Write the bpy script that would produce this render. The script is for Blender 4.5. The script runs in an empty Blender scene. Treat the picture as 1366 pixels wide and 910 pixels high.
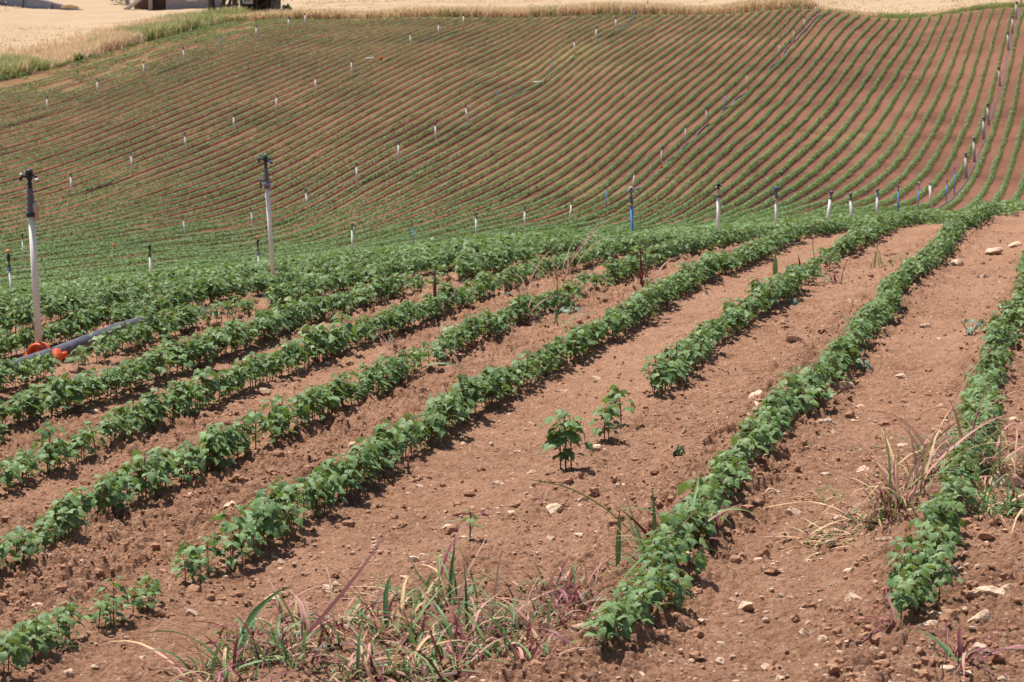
import bpy, math, random
import numpy as np
random.seed(7); RNG = np.random.default_rng(11)
sc = bpy.context.scene; COL = sc.collection
ZC = 1.68                                   # height of the lens above the soil at the photographer's feet
F = 3600.0; PT = math.atan(321 / 3600.0)    # focal length in photo pixels, downward pitch
ROW_S, ROW_U0, ROW_W = 0.224, -1.54, 0.93   # crop rows: x = ROW_S*y + ROW_U0 - ROW_W*k

# ------------------------------------------------------------------ terrain (surveyed spot heights -> smooth surface)
SPOTS = np.array([(1.26, 8.34, -1.61), (1.84, 10.92, -1.54), (2.98, 16.04, -1.41), (0.28, 8.11, -1.71), (0.9, 10.88, -1.64), (1.31, 12.72, -1.59), (1.85, 15.13, -1.53), (2.31, 17.18, -1.48), (3.04, 20.44, -1.41), (4.61, 27.43, -1.33), (5.39, 30.92, -1.35), (6.45, 35.65, -1.53), (8.11, 43.1, -1.75), (0.24, 12.12, -1.69), (0.56, 13.51, -1.66), (1.12, 16.02, -1.59), (1.92, 19.61, -1.51), (2.54, 22.36, -1.47), (3.19, 25.27, -1.44), (3.93, 28.58, -1.43), (4.54, 31.28, -1.46), (-1.49, 8.51, -1.87), (-1.19, 9.85, -1.83), (-0.94, 11.0, -1.8), (-0.55, 12.7, -1.76), (0.23, 16.19, -1.67), (1.01, 19.68, -1.59), (1.38, 21.33, -1.56), (2.12, 24.63, -1.53), (2.68, 27.14, -1.52), (3.57, 31.13, -1.55), (-1.85, 11.07, -1.87), (-1.54, 12.46, -1.83), (-1.22, 13.9, -1.8), (-0.92, 15.23, -1.76), (-0.47, 17.23, -1.71), (0.17, 20.08, -1.66), (0.8, 22.92, -1.62), (1.5, 26.02, -1.6), (1.95, 28.03, -1.6), (2.41, 30.08, -1.62), (2.65, 31.16, -1.64), (-2.14, 13.94, -1.86), (-1.77, 15.57, -1.82), (-1.49, 16.83, -1.79), (-1.17, 18.27, -1.76), (-0.77, 20.04, -1.72), (-0.35, 21.9, -1.7), (-0.02, 23.39, -1.68), (0.37, 25.14, -1.67), (0.95, 27.72, -1.67), (-2.83, 15.01, -1.89), (-2.19, 17.85, -1.82), (-1.91, 19.11, -1.8), (-1.56, 20.68, -1.77), (-1.25, 22.06, -1.75), (-0.78, 24.15, -1.74), (-2.59, 20.24, -1.83), (-2.34, 21.35, -1.81), (-1.72, 24.11, -1.79), (-1.6, 5.0, -1.68), (-2.4, 7.2, -1.69), (0.0, 5.0, -1.68), (0.0, 7.2, -1.69), (1.6, 5.0, -1.68), (2.4, 7.2, -1.69), (4.0, 8.0, -1.66), (-4.0, 8.0, -1.78), (4.5, 14.0, -1.45), (-5.0, 14.0, -1.98), (5.5, 20.0, -1.37), (7.0, 28.0, -1.33), (-5.0, 20.0, -1.98), (-7.0, 24.0, -2.2), (-8.0, 32.0, -2.75), (9.0, 36.0, -1.45), (-11.86, 63.94, -4.88), (-9.8, 73.16, -5.07), (-7.73, 82.4, -5.44), (-5.48, 92.45, -5.4), (-3.64, 100.65, -5.74), (-1.47, 110.33, -5.8), (0.56, 119.42, -5.88), (2.76, 129.24, -6.04), (4.8, 138.33, -5.66), (6.47, 145.8, -5.08), (8.62, 155.36, -3.82), (10.54, 163.95, -2.67), (12.4, 172.27, -1.66), (16.58, 190.92, 0.68), (20.6, 208.87, 3.28), (22.52, 217.42, 4.49), (24.23, 225.08, 5.63), (26.32, 234.4, 7.41), (-19.64, 108.11, -6.56), (-15.4, 127.05, -6.58), (-13.14, 137.1, -6.75), (-11.06, 146.41, -6.07), (-8.95, 155.83, -4.78), (-6.94, 164.78, -3.69), (-4.91, 173.85, -2.69), (-2.98, 182.47, -1.56), (-0.95, 191.52, -0.16), (1.98, 204.62, 1.07), (5.07, 218.41, 3.79), (7.03, 227.14, 4.94), (9.07, 236.25, 5.98), (12.49, 251.55, 7.88), (-24.76, 151.69, -5.37), (-22.65, 161.09, -4.27), (-20.55, 170.46, -3.29), (-18.44, 179.9, -2.13), (-16.42, 188.91, -0.83), (-14.4, 197.93, 0.49), (-12.27, 207.43, 1.88), (-8.33, 225.03, 4.4), (-6.33, 233.95, 5.47), (-4.36, 242.77, 6.47), (-2.09, 252.87, 7.64), (-31.93, 186.07, -0.97), (-29.87, 195.27, 0.32), (-27.78, 204.63, 1.75), (-25.79, 213.52, 2.94), (-23.78, 222.47, 4.16), (-21.79, 231.38, 5.22), (-19.77, 240.37, 6.15), (-18.68, 245.24, 6.61), (2.06, 47.13, -2.49), (4.4, 57.6, -2.95), (6.66, 67.66, -3.31), (9.25, 79.22, -3.84), (10.9, 86.61, -4.03), (12.96, 95.81, -4.27), (14.93, 104.62, -4.46), (19.19, 123.6, -5.09), (25.73, 152.8, -4.35), (27.83, 162.19, -3.49), (30.19, 172.7, -2.19), (31.48, 178.49, -1.53), (35.33, 195.66, 1.4), (37.79, 206.64, 3.75), (40.53, 218.88, 6.44), (1.28, 272.0, 9.79), (16.16, 270.0, 9.79), (29.67, 258.0, 9.43), (43.52, 231.0, 8.0), (44.6, 250.0, 9.48), (-22.24, 285.0, 10.18), (-52.76, 280.0, 9.23), (-46.64, 290.0, 9.64), (-37.3, 292.0, 9.71), (-26.1, 268.0, 8.4), (-44.89, 238.0, 4.84), (-38.9, 206.0, 1.93), (-36.05, 245.0, 6.33), (-40.88, 278.0, 8.71), (-38.22, 222.0, 3.3), (1.41, 300.0, 12.68), (-43.94, 330.0, 13.05), (41.32, 290.0, 13.05)])
def _sc(x, d): return np.stack([np.asarray(x) / 6., np.log(np.asarray(d) + 6) * 5], -1)
def _kern(r2): return .5 * r2 * np.log(r2 + 1e-9)
_Q = _sc(SPOTS[:, 0], SPOTS[:, 1]); _n = len(SPOTS)
_K = _kern(((_Q[:, None] - _Q[None]) ** 2).sum(-1)) + .02 * np.eye(_n) * np.maximum(.3, SPOTS[:, 1] / 40)[:, None]
_P = np.c_[np.ones(_n), _Q]
_w = np.linalg.solve(np.block([[_K, _P], [_P.T, np.zeros((3, 3))]]), np.r_[SPOTS[:, 2], np.zeros(3)])
def _rbf(x, d):
    X = _sc(x, d).reshape(-1, 2); out = np.empty(len(X))
    for i in range(0, len(X), 20000):
        c = X[i:i + 20000]
        out[i:i + 20000] = _kern(((c[:, None] - _Q[None]) ** 2).sum(-1)) @ _w[:_n] + _w[_n] + c @ _w[_n + 1:]
    return out
GX = np.arange(-110, 110.1, 2.0); GD = np.arange(2, 330.1, 2.0)
_gx, _gd = np.meshgrid(GX, GD, indexing='ij')
GRID = _rbf(_gx.ravel(), _gd.ravel()).reshape(_gx.shape) + ZC
for _ in range(1):                          # a light smoothing pass of the far part only
    G2 = GRID.copy(); G2[1:-1, 1:-1] = (GRID[1:-1, 1:-1] * 4 + GRID[:-2, 1:-1] + GRID[2:, 1:-1] + GRID[1:-1, :-2] + GRID[1:-1, 2:]) / 8
    m = _gd > 60; GRID[m] = G2[m]
_a = _gx / _gd; _t = np.clip((_a - .005) / .04, 0, 1) * np.clip((.20 - _a) / .045, 0, 1)
GRID -= .30 * np.exp(-((_gd - 48) / 12.5) ** 2) * _t      # the crest falls away faster right of centre
def terrain(x, y):
    x = np.asarray(x, float); y = np.asarray(y, float); sh = np.broadcast(x, y).shape
    x = np.broadcast_to(x, sh).ravel(); y = np.broadcast_to(y, sh).ravel()
    cx = np.clip((np.clip(x, -100, 100) - GX[0]) / 2.0, 1, len(GX) - 3.001); cy = np.clip((np.clip(y, 4.1, 322) - GD[0]) / 2.0, 1, len(GD) - 3.001)
    ix = cx.astype(int); iy = cy.astype(int); fx = cx - ix; fy = cy - iy
    def w4(t): return [-.5 * t + t * t - .5 * t ** 3, 1 - 2.5 * t * t + 1.5 * t ** 3, .5 * t + 2 * t * t - 1.5 * t ** 3, -.5 * t * t + .5 * t ** 3]
    wx = w4(fx); wy = w4(fy); z = np.zeros(len(x))
    for a in range(4):
        for b in range(4): z += wx[a] * wy[b] * GRID[ix + a - 1, iy + b - 1]
    z += np.maximum(0, y - 322) * .085
    return z.reshape(sh)
def ray(px, py):
    a = (px - 683) / F; v = (455 - py) / F; den = math.cos(PT) + v * math.sin(PT)
    return a / den, (-math.sin(PT) + v * math.cos(PT)) / den
_D = np.exp(np.linspace(math.log(6.0), math.log(420.), 2600))
def ground_at(px, py, dmin=6.0):            # where a photo pixel meets the land
    ax, az = ray(px, py); D = _D[_D > dmin]
    below = terrain(ax * D, D) > ZC + az * D
    i = int(np.argmax(below)) if below.any() else len(D) - 1
    d = float(D[i]); x = ax * d
    return x, d, float(terrain(x, d))
def at_depth(px, d):
    x = (px - 683) / F * d; x = x * 1.0
    return x, d, float(terrain(x, d))
def line_point(px, py, u):                  # where a sight line crosses the row line x - ROW_S*y = u
    ax, az = ray(px, py); d = u / (ax - ROW_S)
    return ax * d, d, float(terrain(ax * d, d))
TOP = [(-130, 262), (-24, 254), (13, 252), (27, 242), (42, 231), (60, 214), (110, 170)]     # far edge of the crop
def top_edge(x): return np.interp(x, [p[0] for p in TOP], [p[1] for p in TOP])
U_LEFT = -83.5                              # left edge of the crop
def in_crop(x, y): return (y < top_edge(x)) & (x - ROW_S * y > U_LEFT)

# ------------------------------------------------------------------ numpy noise
def _h(ix, iy, s): 
    n = (ix.astype(np.int64) * 374761393 + iy.astype(np.int64) * 668265263 + s * 1442695041) & 0xffffffff
    n = ((n ^ (n >> 13)) * 1274126177) & 0xffffffff
    return ((n ^ (n >> 16)) & 0xffffff) / float(0xffffff)
def vnoise(x, y, s=0):
    ix = np.floor(x); iy = np.floor(y); fx = x - ix; fy = y - iy
    fx = fx * fx * fx * (fx * (fx * 6 - 15) + 10); fy = fy * fy * fy * (fy * (fy * 6 - 15) + 10)
    a = _h(ix, iy, s); b = _h(ix + 1, iy, s); c = _h(ix, iy + 1, s); e = _h(ix + 1, iy + 1, s)
    return (a * (1 - fx) + b * fx) * (1 - fy) + (c * (1 - fx) + e * fx) * fy
def fbm(x, y, s=0, o=3):
    t = 0; a = .5
    for i in range(o): t = t + a * vnoise(x * 2 ** i, y * 2 ** i, s + 17 * i); a *= .5
    return t
def domes(x, y, s=0, fill=.8):              # lumpy clods: random domes in a jittered lattice
    ix = np.floor(x); iy = np.floor(y); out = np.zeros_like(x)
    for a in (-1, 0, 1):
        for b in (-1, 0, 1):
            cx = ix + a; cy = iy + b
            r = .25 + .5 * _h(cx, cy, s + 5); keep = _h(cx, cy, s + 9) < fill
            px = cx + .15 + .7 * _h(cx, cy, s); py = cy + .15 + .7 * _h(cx, cy, s + 3)
            q = 1 - ((x - px) ** 2 + (y - py) ** 2) / (r * r)
            out = np.maximum(out, np.where(keep, r * np.sqrt(np.maximum(q, 0)), 0))
    return out

# ------------------------------------------------------------------ materials
def mat(name, col, rough=.8, var=0.0, scale=8.0, spec=.3, trans=0.0, tcol=None, attr=None, attr_amt=0.0, objrand=0.0, metal=0.0, bump=0.0, col2=None):
    m = bpy.data.materials.new(name); m.use_nodes = True; nt = m.node_tree; n = nt.nodes; L = nt.links
    b = n['Principled BSDF']; b.inputs['Roughness'].default_value = rough; b.inputs['Specular IOR Level'].default_value = spec; b.inputs['Metallic'].default_value = metal
    out = None
    base = n.new('ShaderNodeRGB'); base.outputs[0].default_value = (*col, 1); out = base.outputs[0]
    if col2 is not None or var:
        tc = n.new('ShaderNodeTexCoord'); nz = n.new('ShaderNodeTexNoise'); nz.inputs['Scale'].default_value = scale; nz.inputs['Detail'].default_value = 5
        L.new(tc.outputs['Object'], nz.inputs['Vector'])
        rp = n.new('ShaderNodeMapRange'); rp.inputs[1].default_value = .32; rp.inputs[2].default_value = .68; L.new(nz.outputs[0], rp.inputs[0])
        mx = n.new('ShaderNodeMix'); mx.data_type = 'RGBA'; L.new(rp.outputs[0], mx.inputs[0])
        c2 = col2 if col2 is not None else tuple(c * (1 + var) for c in col)
        c1 = col if col2 is not None else tuple(c * (1 - var) for c in col)
        mx.inputs[6].default_value = (*c1, 1); mx.inputs[7].default_value = (*c2, 1); out = mx.outputs[2]
        if bump:
            bp = n.new('ShaderNodeBump'); bp.inputs['Strength'].default_value = bump; bp.inputs['Distance'].default_value = .01
            L.new(nz.outputs[0], bp.inputs['Height']); L.new(bp.outputs[0], b.inputs['Normal'])
    hsv = None
    if attr or objrand:
        hsv = n.new('ShaderNodeHueSaturation'); L.new(out, hsv.inputs['Color']); out = hsv.outputs[0]; val = None
        if attr:
            at = n.new('ShaderNodeAttribute'); at.attribute_name = attr
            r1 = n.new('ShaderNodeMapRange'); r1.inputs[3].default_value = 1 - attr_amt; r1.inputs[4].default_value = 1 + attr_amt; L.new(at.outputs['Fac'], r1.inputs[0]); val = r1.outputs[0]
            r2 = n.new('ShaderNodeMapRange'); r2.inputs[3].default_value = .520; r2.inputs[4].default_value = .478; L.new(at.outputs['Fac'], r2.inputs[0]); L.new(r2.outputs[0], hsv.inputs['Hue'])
        if objrand:
            oi = n.new('ShaderNodeObjectInfo'); r1 = n.new('ShaderNodeMapRange'); r1.inputs[3].default_value = 1 - objrand; r1.inputs[4].default_value = 1 + objrand; L.new(oi.outputs['Random'], r1.inputs[0])
            if val is not None:
                mm = n.new('ShaderNodeMath'); mm.operation = 'MULTIPLY'; L.new(val, mm.inputs[0]); L.new(r1.outputs[0], mm.inputs[1]); val = mm.outputs[0]
            else: val = r1.outputs[0]
        L.new(val, hsv.inputs['Value'])
    L.new(out, b.inputs['Base Color'])
    if trans:
        t = n.new('ShaderNodeBsdfTranslucent'); ms = n.new('ShaderNodeMixShader'); ms.inputs[0].default_value = trans
        if tcol: t.inputs['Color'].default_value = (*tcol, 1)
        else: L.new(out, t.inputs['Color'])
        o = n['Material Output']; L.new(b.outputs[0], ms.inputs[1]); L.new(t.outputs[0], ms.inputs[2]); L.new(ms.outputs[0], o.inputs['Surface'])
    return m
def soil_material():
    m = bpy.data.materials.new('soil'); m.use_nodes = True; nt = m.node_tree; n = nt.nodes; L = nt.links; b = n['Principled BSDF']
    b.inputs['Roughness'].default_value = .95; b.inputs['Specular IOR Level'].default_value = .12
    tc = n.new('ShaderNodeTexCoord')
    def noise(scale, det=4, rough=.55):
        z = n.new('ShaderNodeTexNoise'); z.inputs['Scale'].default_value = scale; z.inputs['Detail'].default_value = det; z.inputs['Roughness'].default_value = rough
        L.new(tc.outputs['Object'], z.inputs['Vector']); return z.outputs[0]
    def rng(s, a, bb):
        r = n.new('ShaderNodeMapRange'); r.inputs[1].default_value = a; r.inputs[2].default_value = bb; L.new(s, r.inputs[0]); return r.outputs[0]
    def mix(f, a, c):
        x = n.new('ShaderNodeMix'); x.data_type = 'RGBA'; L.new(f, x.inputs[0])
        for i, q in ((6, a), (7, c)):
            if isinstance(q, tuple): x.inputs[i].default_value = (*q, 1)
            else: L.new(q, x.inputs[i])
        return x.outputs[2]
    c = mix(rng(noise(.9, 6), .35, .65), SOIL1, SOIL2)
    c = mix(rng(noise(14, 5, .7), .4, .75), c, SOIL3)
    # tiny pale lime flecks
    v = n.new('ShaderNodeTexVoronoi'); v.inputs['Scale'].default_value = 38; L.new(tc.outputs['Object'], v.inputs['Vector'])
    f1 = n.new('ShaderNodeMath'); f1.operation = 'LESS_THAN'; L.new(v.outputs['Distance'], f1.inputs[0]); f1.inputs[1].default_value = .26
    sp = n.new('ShaderNodeSeparateColor'); L.new(v.outputs['Color'], sp.inputs[0])
    f2 = n.new('ShaderNodeMath'); f2.operation = 'LESS_THAN'; L.new(sp.outputs[0], f2.inputs[0]); f2.inputs[1].default_value = .26
    f3 = n.new('ShaderNodeMath'); f3.operation = 'MULTIPLY'; L.new(f1.outputs[0], f3.inputs[0]); L.new(f2.outputs[0], f3.inputs[1])
    f4 = n.new('ShaderNodeMath'); f4.operation = 'MULTIPLY'; L.new(f3.outputs[0], f4.inputs[0]); f4.inputs[1].default_value = .6
    c = mix(f4.outputs[0], c, (.55, .38, .27))
    # the hill is a redder soil
    a0 = n.new('ShaderNodeAttribute'); a0.attribute_name = 'hill'
    c = mix(a0.outputs['Fac'], c, mix(rng(noise(.11, 6, .65), .36, .62), HILL1, HILL2))
    a1 = n.new('ShaderNodeAttribute'); a1.attribute_name = 'weedy'
    w0 = n.new('ShaderNodeMath'); w0.operation = 'MULTIPLY'; L.new(a1.outputs['Fac'], w0.inputs[0]); L.new(rng(noise(.5, 5, .7), .42, .6), w0.inputs[1])
    c = mix(w0.outputs[0], c, (.20, .15, .06))
    a2 = n.new('ShaderNodeAttribute'); a2.attribute_name = 'straw'
    st = mix(rng(noise(.25, 6, .65), .35, .68), STRAW1, STRAW2)
    c = mix(a2.outputs['Fac'], c, st)
    L.new(c, b.inputs['Base Color'])
    vb = n.new('ShaderNodeTexVoronoi'); vb.inputs['Scale'].default_value = 85; L.new(tc.outputs['Object'], vb.inputs['Vector'])
    hm = n.new('ShaderNodeMath'); hm.operation = 'MULTIPLY_ADD'; L.new(vb.outputs['Distance'], hm.inputs[0]); hm.inputs[1].default_value = -.55; L.new(noise(120, 6, .75), hm.inputs[2])
    bp = n.new('ShaderNodeBump'); bp.inputs['Strength'].default_value = 1.0; bp.inputs['Distance'].default_value = .011
    L.new(hm.outputs[0], bp.inputs['Height']); L.new(bp.outputs[0], b.inputs['Normal'])
    return m
SOIL1 = (.212, .104, .061); SOIL2 = (.312, .164, .102); SOIL3 = (.40, .232, .152)
HILL1 = (.112, .048, .030); HILL2 = (.205, .092, .057)
STRAW1 = (.35, .245, .155); STRAW2 = (.41, .30, .20)
M = {}
M['soil'] = soil_material()
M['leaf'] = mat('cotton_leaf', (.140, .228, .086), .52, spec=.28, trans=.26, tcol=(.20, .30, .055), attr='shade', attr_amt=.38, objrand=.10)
M['stem'] = mat('cotton_stem', (.13, .060, .040), .6, attr='shade', attr_amt=.3)
M['stone'] = mat('limestone', (.42, .27, .18), .9, scale=7, col2=(.60, .44, .32), bump=.5, objrand=.12)
M['clod'] = mat('soil_clod', (.27, .140, .086), .95, scale=25, col2=(.36, .205, .132), bump=.6, spec=.1)
M['grass_green'] = mat('weed_green', (.115, .205, .070), .5, trans=.25, attr='shade', attr_amt=.4)
M['grass_red'] = mat('weed_red', (.16, .038, .046), .5, trans=.2, attr='shade', attr_amt=.5)
M['grass_pink'] = mat('weed_pink', (.40, .225, .17), .6, trans=.2, attr='shade', attr_amt=.3)
M['grass_straw'] = mat('weed_straw', (.50, .36, .20), .7, trans=.2, attr='shade', attr_amt=.3)
M['weed_blue'] = mat('weed_bluegreen', (.16, .23, .17), .6, trans=.15, attr='shade', attr_amt=.25)
M['dry'] = mat('dry_grass', (.68, .51, .30), .8, trans=.42, attr='shade', attr_amt=.32)
M['dry_pale'] = mat('dry_grass_pale', (.74, .57, .38), .8, trans=.42, attr='shade', attr_amt=.2)
M['verge'] = mat('verge_grass_green', (.33, .36, .13), .7, trans=.4, attr='shade', attr_amt=.3)
M['pvc'] = mat('white_pvc', (.76, .68, .60), .5, col2=(.84, .79, .73), scale=14)
M['pvc_dirty'] = mat('weathered_pvc', (.52, .42, .36), .6, var=.12, scale=6)
M['pvc_blue'] = mat('blue_pvc', (.10, .27, .55), .45, var=.08)
M['black'] = mat('black_plastic', (.030, .032, .038), .45)
M['grey'] = mat('grey_plastic', (.13, .125, .14), .5, var=.15)
M['hose'] = mat('grey_hose', (.088, .083, .108), .55, var=.4, scale=9)
M['orange'] = mat('orange_plastic', (.62, .10, .030), .45)
M['orange_pale'] = mat('faded_orange_plastic', (.68, .27, .13), .5)
M['purple'] = mat('violet_plastic', (.28, .20, .42), .5)
M['blue'] = mat('blue_plastic', (.05, .17, .50), .45)
M['green_p'] = mat('green_plastic', (.035, .19, .13), .45)
M['white'] = mat('white_plastic', (.75, .72, .68), .4)
M['tan'] = mat('tan_sleeve', (.52, .36, .28), .6, var=.08)
M['cream'] = mat('cream_plastic', (.75, .55, .42), .5)
M['red'] = mat('red_plastic', (.50, .04, .04), .5)

# ------------------------------------------------------------------ mesh helpers
def np_mesh(name, V, Fc, mats, mi=None, shade=None, smooth=False, attrs=None):
    me = bpy.data.meshes.new(name); V = np.asarray(V, np.float32); Fc = np.asarray(Fc, np.int32); k = Fc.shape[1]
    me.vertices.add(len(V)); me.vertices.foreach_set('co', V.ravel())
    me.loops.add(Fc.size); me.loops.foreach_set('vertex_index', Fc.ravel())
    me.polygons.add(len(Fc)); me.polygons.foreach_set('loop_start', np.arange(0, Fc.size, k, dtype=np.int32))
    for m in mats: me.materials.append(m)
    if mi is not None: me.polygons.foreach_set('material_index', np.asarray(mi, np.int32))
    me.polygons.foreach_set('use_smooth', np.full(len(Fc), smooth))
    A = dict(attrs or {})
    if shade is not None: A['shade'] = shade
    for nme, val in A.items():
        a = me.attributes.new(nme, 'FLOAT', 'POINT'); a.data.foreach_set('value', np.asarray(val, np.float32))
    me.update(calc_edges=True); me.validate()
    return me
class MB:
    def __init__(s): s.v = []; s.f = []; s.m = []; s.sh = []; s.cur = 0; s.shade = .5
    def add(s, V, Fs, mi=None):
        o = len(s.v); s.v += [tuple(p) for p in V]; s.sh += [s.shade] * len(V)
        for f in Fs: s.f.append(tuple(i + o for i in f)); s.m.append(s.cur if mi is None else mi)
    def tube(s, pts, rad, n=8, cap=True):
        pts = [np.array(p, float) for p in pts]; 
        if not hasattr(rad, '__len__'): rad = [rad] * len(pts)
        V = []; up = None
        for i, p in enumerate(pts):
            t = pts[min(i + 1, len(pts) - 1)] - pts[max(i - 1, 0)]; t = t / (np.linalg.norm(t) + 1e-9)
            if up is None: up = np.array([1., 0, 0]) if abs(t[0]) < .8 else np.array([0, 1., 0])
            a = up - t * (up @ t); a /= np.linalg.norm(a) + 1e-9; up = a; b = np.cross(t, a)
            for j in range(n):
                q = 2 * math.pi * j / n; V.append(p + rad[i] * (math.cos(q) * a + math.sin(q) * b))
        Fs = [(i * n + j, i * n + (j + 1) % n, (i + 1) * n + (j + 1) % n, (i + 1) * n + j) for i in range(len(pts) - 1) for j in range(n)]
        if cap: Fs += [tuple(range(n - 1, -1, -1)), tuple((len(pts) - 1) * n + j for j in range(n))]
        s.add(V, Fs); return s
    def lathe(s, prof, n=16, base=(0, 0, 0)):        # prof: (z, r)
        return s.tube([(base[0], base[1], base[2] + z) for z, r in prof], [r for z, r in prof], n)
    def box(s, c, d, rz=0):
        ca, sa = math.cos(rz), math.sin(rz); V = []
        for z in (-1, 1):
            for x, y in ((-1, -1), (1, -1), (1, 1), (-1, 1)):
                X, Y = x * d[0] / 2, y * d[1] / 2; V.append((c[0] + X * ca - Y * sa, c[1] + X * sa + Y * ca, c[2] + z * d[2] / 2))
        s.add(V, [(3, 2, 1, 0), (4, 5, 6, 7), (0, 1, 5, 4), (1, 2, 6, 5), (2, 3, 7, 6), (3, 0, 4, 7)]); return s
    def build(s, name, mats, parent=None, smooth=True, loc=None):
        me = bpy.data.meshes.new(name); me.from_pydata([tuple(map(float, p)) for p in s.v], [], s.f)
        if not isinstance(mats, (list, tuple)): mats = [mats]
        for m in mats: me.materials.append(m)
        me.polygons.foreach_set('material_index', s.m); me.polygons.foreach_set('use_smooth', [smooth] * len(s.f))
        a = me.attributes.new('shade', 'FLOAT', 'POINT'); a.data.foreach_set('value', s.sh)
        me.update(); me.validate()
        return link(name, me, parent, loc)
def link(name, me, parent=None, loc=None):
    o = bpy.data.objects.new(name, me); COL.objects.link(o)
    if loc is not None: o.location = loc
    if parent is not None: o.parent = parent
    return o
def tag(o, label=None, cat=None, group=None, kind=None):
    if label: o['label'] = label
    if cat: o['category'] = cat
    if group: o['group'] = group
    if kind: o['kind'] = kind
    return o
def thing(name, label, cat, loc=(0, 0, 0), rz=0, group=None):
    o = bpy.data.objects.new(name, None); COL.objects.link(o); o.location = loc; o.rotation_euler = (0, 0, rz); o.empty_display_size = .1
    return tag(o, label, cat, group)
# ------------------------------------------------------------------ the ground: one sheet, finest near the camera
def smooth01(t): t = np.clip(t, 0, 1); return t * t * (3 - 2 * t)
def roughness(x, y):
    u = (ROW_U0 - (x - ROW_S * y)) / ROW_W          # row coordinate: integer on a crop row
    ph = u - np.floor(u); k = np.floor(u)           # ph grows to the left of row k
    # tilled bands: rough near some rows, smooth wheel track elsewhere
    rough = .35 + .9 * smooth01((fbm(x * .9, y * .55, 3) - .32) * 4)
    rough = np.where((k == -1), .25 + 1.0 * smooth01(np.abs(ph - .52) * 4 - .75) , rough)
    rough = np.where((k == 0), .35 + .85 * smooth01((.62 - ph) * 3), rough)
    rough = np.where((k == 1), .18 + .35 * smooth01((ph - .8) * 5), rough)
    rough = np.where((k == 2), .45 + .75 * smooth01((ph - .3) * 4), rough)
    rough = np.where((k == -2), .55 + .6 * smooth01((.6 - ph) * 3), rough)
    return rough, ph, k
def micro(x, y, fade):
    rough, ph, k = roughness(x, y)
    wx = x + .035 * (vnoise(x * 14, y * 14, 31) - .5) * 2; wy = y + .035 * (vnoise(x * 14, y * 14, 32) - .5) * 2
    z = rough * (.042 * np.minimum(domes(wx * 8.5, wy * 8.5, 1, .5), .52) * (.5 + .9 * vnoise(x * 3, y * 3, 14)) + .029 * np.minimum(domes(wx * 17, wy * 17, 2, .6), .55))
    z += (.35 + .65 * rough) * .017 * domes(wx * 34, wy * 34, 4, .7) + (.5 + .5 * rough) * .015 * domes(x * 62, y * 62, 6, .6) + (.5 + .5 * rough) * .024 * (fbm(x * 38, y * 38, 12, 3) - .44)
    z += .05 * (fbm(x * 1.6, y * 1.6, 8, 3) - .45) + .016 * (fbm(x * 9, y * 9, 9, 3) - .45) * (.4 + rough)
    z += .022 * np.exp(-((ph - np.round(ph)) / .14) ** 2) - .02 * np.exp(-((ph - .5) / .22) ** 2) * (.5 + .5 * (k == -1))
    return z * fade * 1.15
def ground():
    ang = np.radians(np.concatenate([np.linspace(-180, -40, 25)[:-1], np.linspace(-40, -13.5, 60)[:-1], np.linspace(-13.5, 13.5, 1080), np.linspace(13.5, 40, 60)[1:], np.linspace(40, 180, 25)[1:]]))
    r = np.concatenate([np.exp(np.linspace(math.log(.6), math.log(6.8), 60))[:-1], np.exp(np.linspace(math.log(6.8), math.log(16), 1350))[:-1], np.exp(np.linspace(math.log(16), math.log(30), 520))[:-1], np.exp(np.linspace(math.log(30), math.log(60), 260))[:-1], np.exp(np.linspace(math.log(60), math.log(330), 330))[:-1], np.exp(np.linspace(math.log(330), math.log(1500), 20))])
    A, R = np.meshgrid(ang, r); X = R * np.sin(A); Y = R * np.cos(A)
    x = X.ravel(); y = Y.ravel(); z = terrain(x, y)
    rr = R.ravel()
    z = np.where(y < 4.1, ZC - 1.68 + (z - (ZC - 1.68)) * 1.0, z)
    near = (np.abs(A.ravel()) < math.radians(14)) & (rr < 62)
    fade = np.clip((62 - rr) / 25, 0, 1)
    crop = in_crop(x, y)
    dz = np.zeros(len(x)); dz[near] = micro(x[near], y[near], fade[near])
    far = ~near & crop; dz[far] = .05 * (fbm(x[far] * 1.5, y[far] * 1.5, 8) - .45)
    straw = smooth01(np.maximum((y - top_edge(x) - 0.3) / 1.2, (U_LEFT - (x - ROW_S * y)) / 1.6) + .5 * (fbm(x * .7, y * .7, 21) - .45))
    s = straw > 0; dz[s] += straw[s] * (.35 * (fbm(x[s] * .35, y[s] * .35, 23) - .45))
    hill = smooth01((rr - 45) / 90)
    uu = x - ROW_S * y
    weedy = smooth01((-uu - 76 + 14 * (fbm(x * .12, y * .08, 41) - .5)) / 4) * .8 * (y > 150) * (y < 262)
    weedy = np.maximum(weedy, smooth01((rr - 60) / 40) * .8 * smooth01((fbm(x * .09, y * .06, 44) - .6) * 8))
    weedy = np.maximum(weedy, np.exp(-((y - top_edge(x)) / 1.6) ** 2) * .9)
    n = len(ang); m = len(r)
    I = np.arange(n * m).reshape(m, n); q = np.stack([I[:-1, :-1], I[:-1, 1:], I[1:, 1:], I[1:, :-1]], -1).reshape(-1, 4)[:, ::-1]
    V = np.stack([x, y, z + dz], -1)
    me = np_mesh('field_ground', V, q, [M['soil']], smooth=True, attrs={'straw': straw, 'hill': hill, 'weedy': weedy * (1 - straw)})
    o = link('field_ground', me); tag(o, kind='structure')
    return o
ground()
def zg(x, y):                                # soil surface with its crumbs
    x = np.atleast_1d(np.asarray(x, float)); y = np.atleast_1d(np.asarray(y, float)); r = np.hypot(x, y)
    return terrain(x, y) + np.where(r < 62, micro(x, y, np.clip((62 - r) / 25, 0, 1)), 0)

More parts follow.
